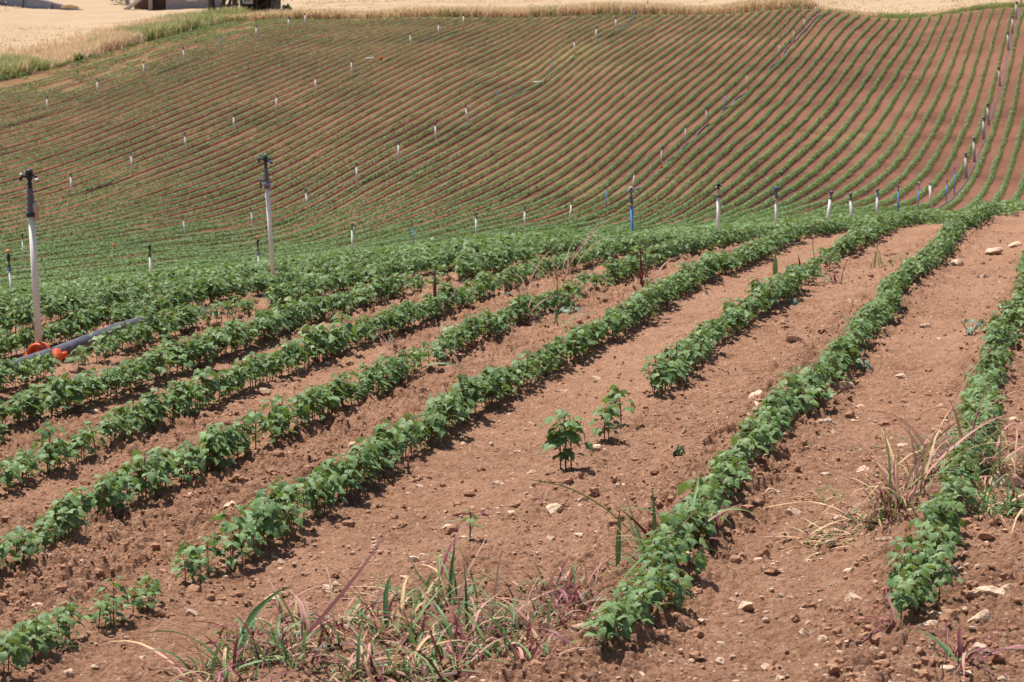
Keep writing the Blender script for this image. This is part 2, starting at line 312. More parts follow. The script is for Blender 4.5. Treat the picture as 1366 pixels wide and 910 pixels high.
# ------------------------------------------------------------------ cotton plants
OUT = [(0, .0), (.10, -.09), (.26, -.16), (.43, -.08), (.58, .14), (.70, .44), (.47, .47), (.34, .60), (.21, .80), (0, 1.10)]
def leaf_mesh(rng, hi=True):
    out = OUT + [(-a, b) for a, b in OUT[-2:0:-1]]
    out = np.array(out); out = out * (1 + .05 * rng.standard_normal(out.shape)); c = np.array([0, .27])
    droop = rng.uniform(.25, .55); fold = rng.uniform(.05, .30); tw = rng.uniform(-.15, .15)
    def zz(p): return fold * np.abs(p[:, 0]) - droop * (p[:, 0] ** 2 + (np.maximum(p[:, 1] - .15, 0)) ** 2) + tw * p[:, 0] * p[:, 1] + .035 * rng.standard_normal(len(p))
    n = len(out)
    if hi:
        mid = c + (out - c) * .52
        P = np.vstack([[c], mid, out]); z = zz(P)
        z[1:n + 1] += .05; Fs = []
        for i in range(n):
            j = (i + 1) % n; Fs += [(0, 1 + i, 1 + j), (1 + i, 1 + n + i, 1 + n + j), (1 + i, 1 + n + j, 1 + j)]
    else:
        P = np.vstack([[c], out]); z = zz(P); Fs = [(0, 1 + i, 1 + (i + 1) % n) for i in range(n)]
    return np.c_[P, z], np.array(Fs)[:, ::-1]
def frame(nrm, fwd):
    nrm = nrm / np.linalg.norm(nrm); f = fwd - nrm * (fwd @ nrm); f /= np.linalg.norm(f) + 1e-9
    return np.stack([np.cross(f, nrm), f, nrm])             # rows: x, y, z axes
def plant_variant(rng, hi=True, size=1.0, sparse=False):
    """arrays of one plant: foliage (V, F, shade) and stem (V, F)"""
    h = rng.uniform(.185, .245) * size
    lean = np.array([rng.normal(0, .02), rng.normal(0, .02), 0])
    st = MB(); top = np.array([0, 0, h]) + lean
    st.tube([(0, 0, -.03), tuple(np.array([0, 0, h * .5]) + lean * .3), tuple(top)], [.0035, .003, .0018], 5)
    LV = []; LF = []; LS = []; o = 0
    nl = rng.integers(10, 14) if not sparse else 5
    az0 = rng.uniform(0, 6.28)
    specs = [(.055, az0, .030, .04), (.055, az0 + 3.1, .030, .04)]     # cotyledons low on the stem: height, azimuth, blade, petiole
    for i in range(nl):
        t = (i + .6) / nl
        specs.append((h * (.32 + .66 * t), az0 + 2.4 * i + rng.normal(0, .3), rng.uniform(.041, .067) * (1.0 if i < nl - 2 else .7), rng.uniform(.045, .085) * (1.15 - .75 * t)))
    for z0, az, bl, pet in specs:
        bl *= size; pet *= size
        a = np.array([math.cos(az), math.sin(az), 0]); p0 = lean * (z0 / h) ** 1.3 + np.array([0, 0, z0]); el = rng.uniform(.35, .9)
        p1 = p0 + pet * (a * math.cos(el) + np.array([0, 0, math.sin(el)]))
        st.tube([tuple(p0), tuple((p0 + p1) / 2 + np.array([0, 0, .006])), tuple(p1)], [.0018, .0014, .0012], 3, cap=False)
        V, Fc = leaf_mesh(rng, hi)
        nrm = np.array([0, 0, 1.0]) + a * rng.uniform(.05, .75) + rng.normal(0, .22, 3)
        fr = frame(nrm, a + np.array([0, 0, rng.uniform(-.5, .1)]))
        LV.append((V * bl) @ fr + p1); LF.append(Fc + o); o += len(V)
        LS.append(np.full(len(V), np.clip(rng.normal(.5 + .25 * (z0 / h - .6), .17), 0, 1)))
    sv = np.array(st.v); sf = []
    for f in st.f:
        for i in range(1, len(f) - 1): sf.append((f[0], f[i], f[i + 1]))
    return np.vstack(LV), np.vstack(LF), np.concatenate(LS), sv, np.array(sf)
vr = np.random.default_rng(5)
HI = [plant_variant(vr, True) for _ in range(14)]
LO = [plant_variant(vr, False) for _ in range(10)]
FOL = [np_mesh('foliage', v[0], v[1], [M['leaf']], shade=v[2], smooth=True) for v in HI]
STM = [np_mesh('stem', v[3], v[4], [M['stem']], shade=np.full(len(v[3]), .5), smooth=True) for v in HI]
def cotton(x, y, z, variant, rz, s, label, group=None):
    t = thing('cotton_plant', label, 'cotton plant', (x, y, z), rz, group); t.scale = (s, s, s * 1.0)
    link('foliage', FOL[variant], t); link('stem', STM[variant], t)
    return t
def row_x(k, y): return ROW_S * y + ROW_U0 - ROW_W * k
ROWNAME = {-1: 'the rightmost crop row', 0: 'the second crop row from the right', 1: 'the gapped third crop row from the right', 2: 'the long fourth crop row from the right', 3: 'the fifth crop row from the right', 4: 'the sixth crop row from the right', 5: 'the seventh crop row from the right', 6: 'the eighth crop row from the right'}
START = {-1: 8.2, 0: 7.95, 1: 14.3, 2: 7.2, 3: 8.5, 4: 8.5}
GAPS = {2: [(9.5, 9.72)], 4: [(13.75, 13.98)], -1: [], 0: [(9.4, 9.6), (10.35, 10.55)], 5: [], 1: [(20.8, 21.3)]}
SPARSE = {2: 10.0, 3: 11.6, 4: 14.0}        # thinner stand nearer than this
def stand():
    """every seedling of the near rows: (x, y, row, size)"""
    out = []
    for k in range(-16, 60):
        y = START.get(k, 4.5 if k > 4 else (9.5 if k < -1 else 8)); 
        while y < 62:
            step = abs(RNG.normal(.044, .024) * (.72 if k >= 5 else 1)) + .012
            if y < SPARSE.get(k, 0): step += (.045 if k == 2 else .02)
            if k in (-1, 0) and y < 16: step += .004
            y += step
            x = row_x(k, y) + RNG.normal(0, .030 if k < 5 else .05) + .03 * math.sin(y * .9 + k * 2.1)
            if abs(x) > .30 * y + 1.5: continue
            if any(a < y < b for a, b in GAPS.get(k, [])): continue
            thin = fbm(np.array([k * 7.3]), np.array([y * .5]), 77)[0]
            if thin < .27 and RNG.random() < (.35 if y < 18 else .7): continue
            s = RNG.normal(1.0, .11) * (.9 + .35 * (thin - .3))
            if y < SPARSE.get(k, 0): s *= (.80 if k == 2 else .9)
            if y < START.get(k, 0) + .5 and k in START: s *= .95
            s *= np.interp(k, [-1, 0, 1, 3, 4, 5, 6, 7], [.74, .77, .86, .86, .88, .92, .90, .86])
            s *= 1 - .22 * float(smooth01((y - 26) / 12)) * float(smooth01((x / y - .0) / .06))
            out.append((x, y, k, float(np.clip(s, .42, 1.35))))
    return np.array(out)
ST = stand()
inview = (np.abs(ST[:, 0]) < ST[:, 1] * .197 + .1) & (ST[:, 1] > 7.4)
order = np.argsort(np.where(inview, ST[:, 1], 999)); NIND = 296
ind = np.zeros(len(ST), bool); ind[order[:NIND]] = True
ZS = zg(ST[:, 0], ST[:, 1]) - .012
first_seen = {}
for i in np.where(ind)[0][np.argsort(ST[ind][:, 1])]:
    k = int(ST[i, 2]); nm = ROWNAME.get(k, 'crop row %d from the right' % (k + 2))
    g = 'cotton plants of ' + nm
    if k not in first_seen:
        first_seen[k] = 1; lab = 'nearest cotton plant at the front end of ' + nm
    else: lab = 'leafy green cotton plant standing among others in ' + nm
    cotton(ST[i, 0], ST[i, 1], ZS[i], int(RNG.integers(0, 14)), float(RNG.uniform(0, 6.28)), ST[i, 3], lab, g)
# the loners in the bare stretch of the third row
for px, py, s, v, lab in ((755, 640, 1.2, 3, 'largest lone cotton plant in the bare stretch of soil'), (748, 641, 1.0, 5, 'cotton seedling crowding the left foot of the largest lone plant'), (762, 638, 1.08, 1, 'cotton seedling crowding the right foot of the largest lone plant'), (812, 594, .8, 2, 'small cotton seedling at the right foot of the middle lone plant'), (806, 596, .98, 7, 'middle lone cotton plant between the largest loner and the tall thin one'),
                          (829, 575, .98, 9, 'tall thin lone cotton plant farthest back in the bare stretch')):
    x, y, z = ground_at(px, py); cotton(x, y, float(zg(x, y)[0]) - .008, v, v * 1.3, s, lab)
sd = plant_variant(np.random.default_rng(44), True, .62, True)
x, y, z = ground_at(627, 736)
t = thing('cotton_seedling', 'tiny light green cotton seedling alone on bare soil above the grass patch', 'seedling', (x, y, float(zg(x, y)[0])))
link('foliage', np_mesh('foliage', sd[0], sd[1], [M['leaf']], shade=sd[2] * .4 + .6, smooth=True), t); link('stem', np_mesh('stem', sd[3], sd[4], [M['stem']], shade=np.full(len(sd[3]), .4)), t)

def crop_mass():
    V = []; Fc = []; S = []; MI = []; off = 0
    def put(v, f, s, mi):
        nonlocal off
        V.append(v); Fc.append(f + off); S.append(s); MI.append(np.full(len(f), mi)); off += len(v)
    rest = ST[~ind]; zr = ZS[~ind]
    # a) single plants with lobed leaves up to 32 m, b) simpler leaves beyond
    near = rest[:, 1] < 34
    var = RNG.integers(0, len(LO), len(rest))
    for vi, (lv, lf, ls, sv, sf) in enumerate(LO):
        idx = np.where(near & (var == vi))[0]; m = len(idx)
        if not m: continue
        a = RNG.uniform(0, 6.28, m); ca, sa = np.cos(a), np.sin(a); s = rest[idx, 3]
        for (vv, ff, ss, mi) in ((lv, lf, ls, 0), (sv, sf, np.full(len(sv), .5), 1)):
            P = np.empty((m, len(vv), 3))
            P[..., 0] = rest[idx, 0][:, None] + s[:, None] * (ca[:, None] * vv[:, 0] - sa[:, None] * vv[:, 1])
            P[..., 1] = rest[idx, 1][:, None] + s[:, None] * (sa[:, None] * vv[:, 0] + ca[:, None] * vv[:, 1])
            P[..., 2] = zr[idx][:, None] + s[:, None] * vv[:, 2]
            Fv = (ff[None] + (np.arange(m) * len(vv))[:, None, None]).reshape(-1, 3)
            put(P.reshape(-1, 3), Fv, (ss[None] + RNG.normal(0, .1, m)[:, None]).clip(0, 1).ravel(), mi)
    def leaves(x, y, z, size, nrm, yaw, shade):
        """folded four-cornered blades"""
        n = len(x); nrm = nrm / np.linalg.norm(nrm, axis=1)[:, None]
        f = np.stack([np.cos(yaw), np.sin(yaw), np.zeros(n)], -1); f -= nrm * (f * nrm).sum(1)[:, None]; f /= np.linalg.norm(f, axis=1)[:, None]
        r = np.cross(f, nrm); C = np.stack([x, y, z], -1); s = size[:, None]
        P = np.stack([C - f * s * .5, C + r * s * .5 - nrm * s * .12, C + f * s * .55 - nrm * s * .1, C - r * s * .5 - nrm * s * .12], 1)
        Fq = np.array([[0, 1, 2], [0, 2, 3]])[None] + (np.arange(n) * 4)[:, None, None]
        put(P.reshape(-1, 3), Fq.reshape(-1, 3), np.repeat(shade, 4), 0)
    idx = np.where(~near)[0]; reps = 11; b = np.repeat(idx, reps); n = len(b); s = rest[b, 3]
    hh = RNG.uniform(.25, 1, n) ** .6
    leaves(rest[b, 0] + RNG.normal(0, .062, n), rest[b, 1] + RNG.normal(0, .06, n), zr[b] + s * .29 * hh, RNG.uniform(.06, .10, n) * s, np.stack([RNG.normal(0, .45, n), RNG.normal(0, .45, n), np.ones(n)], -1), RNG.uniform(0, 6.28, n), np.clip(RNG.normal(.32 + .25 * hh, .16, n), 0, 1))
    # c) the rows running over the dip and up the hill
    for k in range(-45, 89):
        y0, y1 = 62, 264; L = int((y1 - y0) * (112 if k > 14 else 84)); y = RNG.uniform(y0, y1, L)
        x = row_x(k, y); u = x - ROW_S * y
        thin = fbm(np.full(L, k * 5.1), y * .12, 51); patch = fbm(x * .05, y * .05, 53)
        keep = in_crop(x, y) & (np.abs(x) < .235 * y + 4) & (thin > .07) & (y < top_edge(x) - .8)
        if k > 79: keep &= (thin + .6 * patch > .50 + (k - 79) * .014)
        keep &= RNG.random(L) < np.clip(1.1 - (y - 60) / 420, .62, 1)
        x = x[keep]; y = y[keep]; n = len(x)
        if not n: continue
        hv = np.clip(.8 + .9 * (thin[keep] - .4), .45, 1.2) * np.clip(1.04 - (y - 120) / 700 - .10 * (x > 8) * smooth01((x - 8) / 20), .6, 1.1)
        hh = RNG.uniform(.1, 1, n) ** .45
        lat = RNG.normal(0, .128 if k < 12 else (.112 if k < 18 else .092), n) * hv; lat = np.clip(lat, -.20, .20)
        wob = .10 * (vnoise(np.full(n, k * 3.3), y * .35, 61) - .5)
        z = terrain(x, y) + hv * np.where((y > 125) & (k < 16), .30, .345) * hh * (1 - (lat / .40) ** 2)
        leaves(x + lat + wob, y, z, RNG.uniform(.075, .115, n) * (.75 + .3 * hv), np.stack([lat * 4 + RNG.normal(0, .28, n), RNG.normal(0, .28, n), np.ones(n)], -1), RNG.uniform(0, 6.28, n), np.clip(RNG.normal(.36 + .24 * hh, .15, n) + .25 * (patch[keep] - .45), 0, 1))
    V = np.vstack(V); Fc = np.vstack(Fc)
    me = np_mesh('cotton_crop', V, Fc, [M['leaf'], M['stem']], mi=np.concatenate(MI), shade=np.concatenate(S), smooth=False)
    print('crop tris', len(Fc))
    tag(link('cotton_crop', me), 'dense green cotton crop in long rows over the dip and up the hillside', 'crop', kind='stuff')
crop_mass()
# ------------------------------------------------------------------ sprinklers on their risers
UL = {'N': -8.5, 'L13': ROW_U0 - ROW_W * 26.5, 'L22': ROW_U0 - ROW_W * 45.5, 'L3': ROW_U0 - ROW_W * 61.5, 'L4': ROW_U0 - ROW_W * 77.5}
def saddle(root, r=.07, mt='orange', rz=0.0):
    b = MB(); b.lathe([(.0, r * .55), (.03, r * .5), (.05, r * .62), (.075, r * .62), (.078, r * .4)], 14, (0, 0, r * 1.0))
    pts = [(math.cos(q) * r * 1.12, 0, r * .95 + math.sin(q) * r * 1.12) for q in np.linspace(-.6, math.pi + .6, 14)]
    for dy in (-.035, 0, .035): b.tube([(p[0], dy, p[2]) for p in pts], .017, 6)
    for sx in (-1, 1): b.box((sx * r * 1.3, 0, r * .75), (.04, .10, .035)); b.tube([(sx * r * 1.35, .03, r * .6), (sx * r * 1.35, .03, r * 1.25)], .008, 6); b.tube([(sx * r * 1.35, -.03, r * .6), (sx * r * 1.35, -.03, r * 1.25)], .008, 6)
    o = b.build('pipe_saddle', M[mt], root); o.rotation_euler = (0, 0, rz); return o
def impact_head(root, z, r, body='black', cap='black', arm='black', nozzle='white', neck='grey', dirx=1):
    """the rotating sprinkler on top of a riser"""
    h = MB(); h.lathe([(0, r * .55), (.018, r * .55), (.02, r * .8), (.032, r * .8), (.034, r * .55), (.05, r * .5), (.055, r * .75), (.085, r * .75), (.09, r * .45)], 12, (0, 0, z))
    h.tube([(-.02 * dirx, 0, z + .06), (.035 * dirx, 0, z + .085), (.055 * dirx, 0, z + .095)], [r * .5, r * .4, r * .3], 8)
    o = h.build('sprinkler_head', M[body], root)
    c = MB(); c.lathe([(0, r * .6), (.006, r * 1.05), (.022, r * 1.1), (.034, r * .8), (.040, r * .3)], 12, (0, 0, z + .095)); c.build('cap', M[cap], o)
    a = MB(); a.tube([(-.052 * dirx, .01, z + .045), (-.046 * dirx, .012, z + .075), (-.01, .016, z + .098), (.03 * dirx, .014, z + .096), (.056 * dirx, .008, z + .082), (.066 * dirx, .004, z + .062)], .0075, 6); a.box((.064 * dirx, .004, z + .066), (.02, .016, .028)); a.box((-.054 * dirx, .01, z + .05), (.024, .02, .03)); a.build('swing_arm', M[arm], o)
    n = MB(); n.tube([(.052 * dirx, 0, z + .093), (.068 * dirx, 0, z + .10)], [.011, .009], 8); n.tube([(-.04 * dirx, 0, z + .05), (-.062 * dirx, -.01, z + .056)], [.012, .010], 8); n.build('nozzle', M[nozzle], o)
    return o
def valve(root, z0, H, r, mt='grey', ring='black', ringz=0.0, lever=0):
    """tapering pressure regulator between pipe and head"""
    v = MB(); p = [(0, r * 1.05)]
    for i in range(5):
        a = i / 5; R = r * (1.45 - .62 * a); z = H * (.06 + .86 * a); p += [(z, R * .86), (z + .008, R), (z + H * .12, R), (z + H * .125, R * .86)]
    p += [(H, r * .6)]
    v.lathe(p, 14, (0, 0, z0)); o = v.build('regulator', M[mt], root)
    g = MB(); g.lathe([(0, r * 1.2), (.004, r * 1.6), (.03, r * 1.6), (.034, r * 1.2)], 14, (0, 0, z0 + ringz)); g.build('union_ring', M[ring], o)
    if lever:
        l = MB(); l.tube([(lever * r, 0, z0 + H * .42), (lever * r * 2.6, 0, z0 + H * .42)], r * .6, 8); l.box((lever * r * 2.9, 0, z0 + H * .30), (r * .8, r * 1.2, H * .55)); l.box((lever * r * 2.9, 0, z0 + H * .12), (r * 1.3, r * .6, .022)); l.build('lever', M[mt], o)
    return o
def near_riser(x, y, z, lean, label, pipe_r, pipe_h, pmat, reg, head, ring, ringz=0, lever=0, mt_reg='grey', sad=None, group='sprinkler risers', zoff=.1, rz=0):
    t = thing('sprinkler', label, 'sprinkler', (x, y, z), 0, group); t.rotation_euler = (lean[1], lean[0], rz)
    p = MB(); p.tube([(0, 0, zoff), (0, 0, zoff + pipe_h * .5), (0, 0, zoff + pipe_h)], pipe_r, 20); p.build('riser_pipe', M[pmat], t)
    valve(t, zoff + pipe_h, reg, pipe_r, mt_reg, ring, ringz, lever)
    impact_head(t, zoff + pipe_h + reg, pipe_r, **head)
    if sad: saddle(t, sad, 'orange', -.22)
    return t
G_N = 'tall sprinkler risers of the foreground line'
x, y, z = line_point(53, 478, -7.75)
t = near_riser(x, y, z, (math.radians(-2.3), 0), 'tall white sprinkler riser at the far left with tan sleeve and orange saddle', .0255, .93, 'pvc', .21, dict(cap='black', nozzle='white', dirx=-1), 'black', .0, 0, 'grey', .062, G_N, .12)
b = MB(); b.lathe([(1.02, .010), (1.025, .020), (1.08, .020), (1.085, .026), (1.13, .026), (1.15, .018)], 12, (.036, -.01, .0)); b.build('sleeve', M['tan'], t)
x, y, z = line_point(366, 410, -8.2)
near_riser(x, y, z, (math.radians(-3.3), 0), 'tall white sprinkler riser with green cap and violet union ring', .0215, .95, 'pvc', .21, dict(cap='green_p', nozzle='blue', neck='white', dirx=-1), 'purple', .03, -1, 'grey', .055, G_N, .08)
x, y, z = line_point(845, 327, -8.4)
near_riser(x, y, z, (math.radians(-2.2), 0), 'tall sprinkler riser with bright blue pipe and faded orange ring', .027, .94, 'pvc_blue', .20, dict(cap='cream', body='grey', arm='white', nozzle='blue', dirx=1), 'orange_pale', .0, 0, 'grey', None, G_N, .0)
x, y, z = line_point(958, 320, -8.5)
near_riser(x, y, z, (0, 0), 'tall white sprinkler riser with a black T shaped head, right of the blue pipe', .038, 1.06, 'pvc', .16, dict(cap='black', nozzle='white', dirx=1), 'black', .0, 0, 'tan', None, G_N, .0)
x, y, z = line_point(1036, 312, -8.5)
near_riser(x, y, z, (math.radians(-1), 0), 'white sprinkler riser with a pale orange union ring and dark blue head', .040, .86, 'pvc', .20, dict(cap='blue', body='grey', nozzle='blue', dirx=1), 'orange_pale', .0, 0, 'grey', None, G_N, .0)
def far_riser(px, py, u, lean, label, group, pm='pvc', head='grey', pipe_h=1.02, head_h=.26, r=.034, orange=True, gap=0.0, ring=None, capm=None):
    x, y, z = line_point(px, py, u)
    t = thing('sprinkler', label, 'sprinkler', (x, y, z), 0, group); t.rotation_euler = (0, math.radians(lean), 0)
    p = MB(); p.tube([(0, 0, -.05), (0, 0, pipe_h)], r, 10); p.build('riser_pipe', M[pm], t)
    h = MB(); q = pipe_h
    h.lathe([(0, r * .9), (.02, r * 1.15), (.06, r * 1.1), (.07, r * .7), (head_h * .55, r * .65), (head_h * .6, r * 1.2), (head_h * .85, r * 1.3), (head_h, r * .6)], 10, (0, 0, q)); h.tube([(-.06, 0, q + head_h * .75), (.07, 0, q + head_h * .85)], .014, 6); ho = h.build('sprinkler_head', M[head], t)
    if ring: g = MB(); g.lathe([(0, r), (.004, r * 1.7), (.05, r * 1.7), (.054, r)], 10, (0, 0, q)); g.build('union_ring', M[ring], ho)
    if capm: g = MB(); g.lathe([(0, r * .6), (.01, r * 1.7), (.07, r * 1.7), (.09, r * .5)], 10, (0, 0, q + head_h)); g.build('cap', M[capm], ho)
    if orange:
        s = MB(); s.lathe([(0, .085), (.05, .085), (.10, .06), (.13, .05)], 10, (0, 0, .0)); s.build('pipe_saddle', M['orange'], t)
    return t
ORD = ['lowest', 'second lowest', 'third lowest', 'fourth lowest', 'fifth lowest', 'sixth lowest', 'seventh lowest', 'eighth lowest', 'ninth lowest', 'tenth lowest', 'eleventh lowest', 'twelfth lowest', 'thirteenth lowest', 'fourteenth lowest']
def far_line(posts, u, where, group):
    for i, p in enumerate(posts):
        px, py, lean = p[:3]; kw = p[3] if len(p) > 3 else {}
        col = {'pvc': 'white', 'pvc_blue': 'blue', 'pvc_dirty': 'greyish white'}[kw.get('pm', 'pvc')]
        far_riser(px, py, u, lean, '%s %s sprinkler post of %s' % (ORD[i], col, where), group, **kw)
BL = dict(pm='pvc_blue', r=.024, orange=False); TH = dict(r=.048, pm='pvc_dirty')
# right continuation of the foreground line, at the foot of the hill
G = 'sprinkler posts at the foot of the hill'
for (px, py, lean, lab, kw) in (
    (1102, 307, 7, 'white sprinkler post leaning right at the foot of the hill, left of two upright ones', dict(r=.045, pipe_h=.95, orange=False)),
    (1137, 302, -4, 'white sprinkler post between the one leaning right and the last upright white one', dict(r=.045, pipe_h=.85, orange=False)),
    (1170, 297, 0, 'upright white sprinkler post with purple neck just left of the thin blue posts', dict(r=.047, pipe_h=.92, orange=False, ring='purple')),
    (1198, 290, 0, 'thin blue sprinkler post with a grey top, left of the one with a pink cap', dict(pm='pvc_blue', r=.03, pipe_h=1.0, orange=False)),
    (1224, 287, 2, 'thin blue sprinkler post with a pinkish cap', dict(pm='pvc_blue', r=.026, pipe_h=1.1, orange=False, capm='cream', head='purple')),
    (1243, 284, -5, 'thick white post leaning left near the right end of the crest', dict(r=.055, pipe_h=1.25, head_h=.04, orange=False)),
    (1262, 272, 2, 'thin blue post right of the thick white leaning post', dict(pm='pvc_blue', r=.03, pipe_h=.9, orange=False)),
    (1273, 259, 0, 'thin bluish violet post standing behind the right end of the crest', dict(pm='pvc_blue', r=.03, pipe_h=1.1, orange=False, head='purple', head_h=.4))):
    far_riser(px, py, -8.5, lean, lab, G, **kw)
RW = dict(r=.085, pm='pvc_dirty', pipe_h=1.2); RD = dict(r=.085, pm='pvc_dirty', pipe_h=1.15)
far_line([(1289, 234, -2, RW), (1300, 212, -2, RW), (1312, 182, 0, RD), (1319, 163, -4, RD), (1334, 107, -4, RD), (1345, 68, -2, RW), (1350, 45, 2, RD), (1355, 27, 2, RW), (1362, 12, 2, RD)], -8.5, 'the hillside line at the right edge', 'sprinkler posts of the right hillside line')
far_line([(17, 409, -4, dict(r=.03, pipe_h=.85, head_h=.42, head='black', ring='blue', capm='orange_pale', orange=False)), (202, 384, -2, dict(r=.03, pipe_h=.85, head_h=.35, head='black', orange=False)), (346, 372, -2, dict(r=.026, pipe_h=.7, head_h=.5, head='black', ring='blue', capm='orange_pale', orange=False)),
          (470, 345, 0, dict(r=.032, orange=False)), (554, 340, -7, BL), (635, 324, 0, dict(r=.034, orange=False)), (700, 312, 0, dict(r=.034, orange=False)), (759, 303, 6, dict(r=.034, orange=False)), (808, 282, 3, BL)], UL['L13'], 'the valley line beyond the crest, counted from the left', 'sprinkler posts of the valley line')
far_line([(843, 260, 8, TH), (882, 224, 2, TH), (915, 193, -1, TH), (944, 169, -6, TH), (967, 143, 0, dict(r=.03, pm='pvc_blue', orange=False)), (998, 121, -5, TH), (1040, 77, 0, TH), (1059, 58, 0, TH), (1073, 42, 0, TH), (1088, 20, 1, TH)], UL['L13'], 'the second hillside line from the right', 'sprinkler posts of the second hillside line')
LN = dict(r=.052)
far_line([(31, 352, -1, dict(r=.028, head='black', ring='orange_pale', orange=False)), (248, 320, -6, dict(r=.028, orange=False)), (338, 311, -6, dict(r=.03, orange=False)), (411, 284, -6, LN), (476, 245, 0, LN), (531, 215, 2, LN), (581, 190, 0, LN), (624, 165, -7, LN), (665, 137, -8, BL), (738, 92, -6, BL), (767, 71, -3, LN), (795, 55, 2, LN), (822, 42, -2, LN), (846, 28, 0, BL), (863, 21, 2, LN)][:14], UL['L22'], 'the long middle hillside line', 'sprinkler posts of the middle hillside line')
far_riser(863, 21, UL['L22'], 3, 'pale post with reddish cap at the top end of the middle hillside line', 'sprinkler posts of the middle hillside line', capm='orange_pale', r=.04, pm='pvc_dirty')
far_line([(95, 262, 0, LN), (177, 230, -5, LN), (249, 204, -6, LN), (312, 177, 0, LN), (369, 150, 0, LN), (421, 125, 0, LN), (469, 101, 0, LN), (549, 63, -7, LN), (585, 49, 0, LN), (618, 37, 1, LN), (652, 25, 3, BL)], UL['L3'], 'the second hillside line from the left', 'sprinkler posts of the second line from the left')
far_line([(63, 153, 0, LN), (130, 128, 0, LN), (192, 103, 0, LN), (246, 84, -4, LN), (296, 66, -6, BL), (342, 52, 0, LN), (385, 41, 0, LN), (407, 36, 0, LN)], UL['L4'], 'the leftmost hillside line', 'sprinkler posts of the leftmost hillside line')

# ------------------------------------------------------------------ irrigation pipes on the ground
def pipeline(u, y0, y1, r, label, amp=.12, lift=.02, gaps=()):
    t = MB(); ys = np.arange(y0, y1, 1.0); seg = []
    xs = ROW_S * ys + u + amp * 2 * (vnoise(ys * .35 + u, ys * 0 + u, 71) - .5); zs = terrain(xs, ys) + r + lift
    pts = []
    for i in range(len(ys)):
        if any(a < ys[i] < b for a, b in gaps): zs[i] -= .16          # buried stretch
        pts.append((xs[i], ys[i], zs[i]))
    if len(pts) > 1: t.tube(pts, r, 7)
    tag(t.build('irrigation_pipe', M['hose']), label, 'irrigation pipe', 'irrigation pipes between the rows')
b = MB(); pts = []
for y in np.concatenate([np.arange(17.0, 30, .6), np.arange(30, 230, 1.5)]):
    uu = -7.62 - .42 * smooth01((y - 20.3) / 4.5) - .4 * smooth01((y - 26) / 20); x = ROW_S * y + uu + (.10 if y < 40 else .5) * (vnoise(np.array([y * .3]), np.array([.5]), 3)[0] - .5)
    pts.append((x, y, float(terrain(x, y)) + .052 - .05 * float(smooth01((y - 21.2) / 1.5)) + .06 * math.exp(-((y - 20.8) / 1.1) ** 2)))
b.tube(pts, [.047 if q[1] < 40 else .044 for q in pts], 14)
tag(b.build('irrigation_pipe', M['hose']), 'thick dark grey irrigation pipe under the tall white riser at left, running along its row', 'irrigation pipe', 'irrigation pipes between the rows')
pipeline(UL['L13'] + .12, 60, 240, .048, 'grey irrigation pipe joining the posts of the second hillside line from the right', .3)
pipeline(UL['L22'] + .12, 105, 251, .048, 'violet grey irrigation pipe joining the posts of the long middle hillside line', .25)
pipeline(UL['L3'] + .12, 150, 240, .034, 'dark irrigation pipe joining the posts of the second hillside line from the left', .3, gaps=((160, 172), (184, 188), (199, 204), (222, 229)))
pipeline(UL['L4'] + .12, 176, 222, .034, 'dark irrigation pipe along the leftmost hillside line', .35, gaps=((188, 192), (202, 206)))
def lying(px, py, L, r, m, name, label, cat, rz=0.0, kink=0.0):
    x, y, z = ground_at(px, py, 60); b = MB(); n = 7
    pts = []
    for i in range(n):
        s = (i / (n - 1) - .5) * L; X = x + s * math.cos(rz); Y = y + s * math.sin(rz); pts.append((X, Y, float(terrain(X, Y)) + .22 + kink * abs(s)))
    b.tube(pts, r, 10); tag(b.build(name, M[m]), label, cat)
lying(493, 82, .75, .06, 'white', 'fallen_post', 'short white post lying fallen among the rows of the second line from the left', 'post', .35)
lying(718, 114, .80, .06, 'white', 'fallen_post', 'short white post lying fallen beside the middle hillside pipe', 'post', -.1)
lying(444, 26, 1.0, .07, 'cream', 'fallen_post', 'pale pinkish post lying at the upper edge of the crop near the trees', 'post', .1)
# orange things
x, y, z = ground_at(675, 338); b = MB(); b.lathe([(0, .05), (.02, .048), (.27, .018), (.285, .012)], 12, (0, 0, 0))
o = b.build('marker_cone', M['orange'], loc=(x, y, z + .22)); o.rotation_euler = (0, math.radians(-6), 0); tag(o, 'bright orange tapered marker standing in the dense crop on the crest', 'marker')
x, y, z = line_point(76, 493, -7.45); b = MB(); b.lathe([(0, .03), (.03, .045), (.06, .045), (.065, .03), (.10, .03)], 12, (0, 0, 0)); b.tube([(0, 0, .05), (.07, .02, .06)], .022, 8)
tag(b.build('pipe_fitting', M['orange'], loc=(x, y, z + .03)), 'loose orange pipe fitting low in the crop below the far left riser', 'pipe fitting')
x, y, z = ground_at(152, 338, 45); b = MB(); b.lathe([(0, .07), (.25, .06), (.3, .03)], 8); tag(b.build('orange_stub', M['orange'], loc=(x, y, z + .1)), 'small orange red pipe cap in the green dip at left', 'marker')
x, y, z = ground_at(508, 82, 60); b = MB(); b.lathe([(0, .12), (.35, .10), (.4, .05)], 8); tag(b.build('orange_stub', M['orange'], loc=(x, y, z)), 'orange red pipe cap beside the fallen white post on the hill', 'marker')

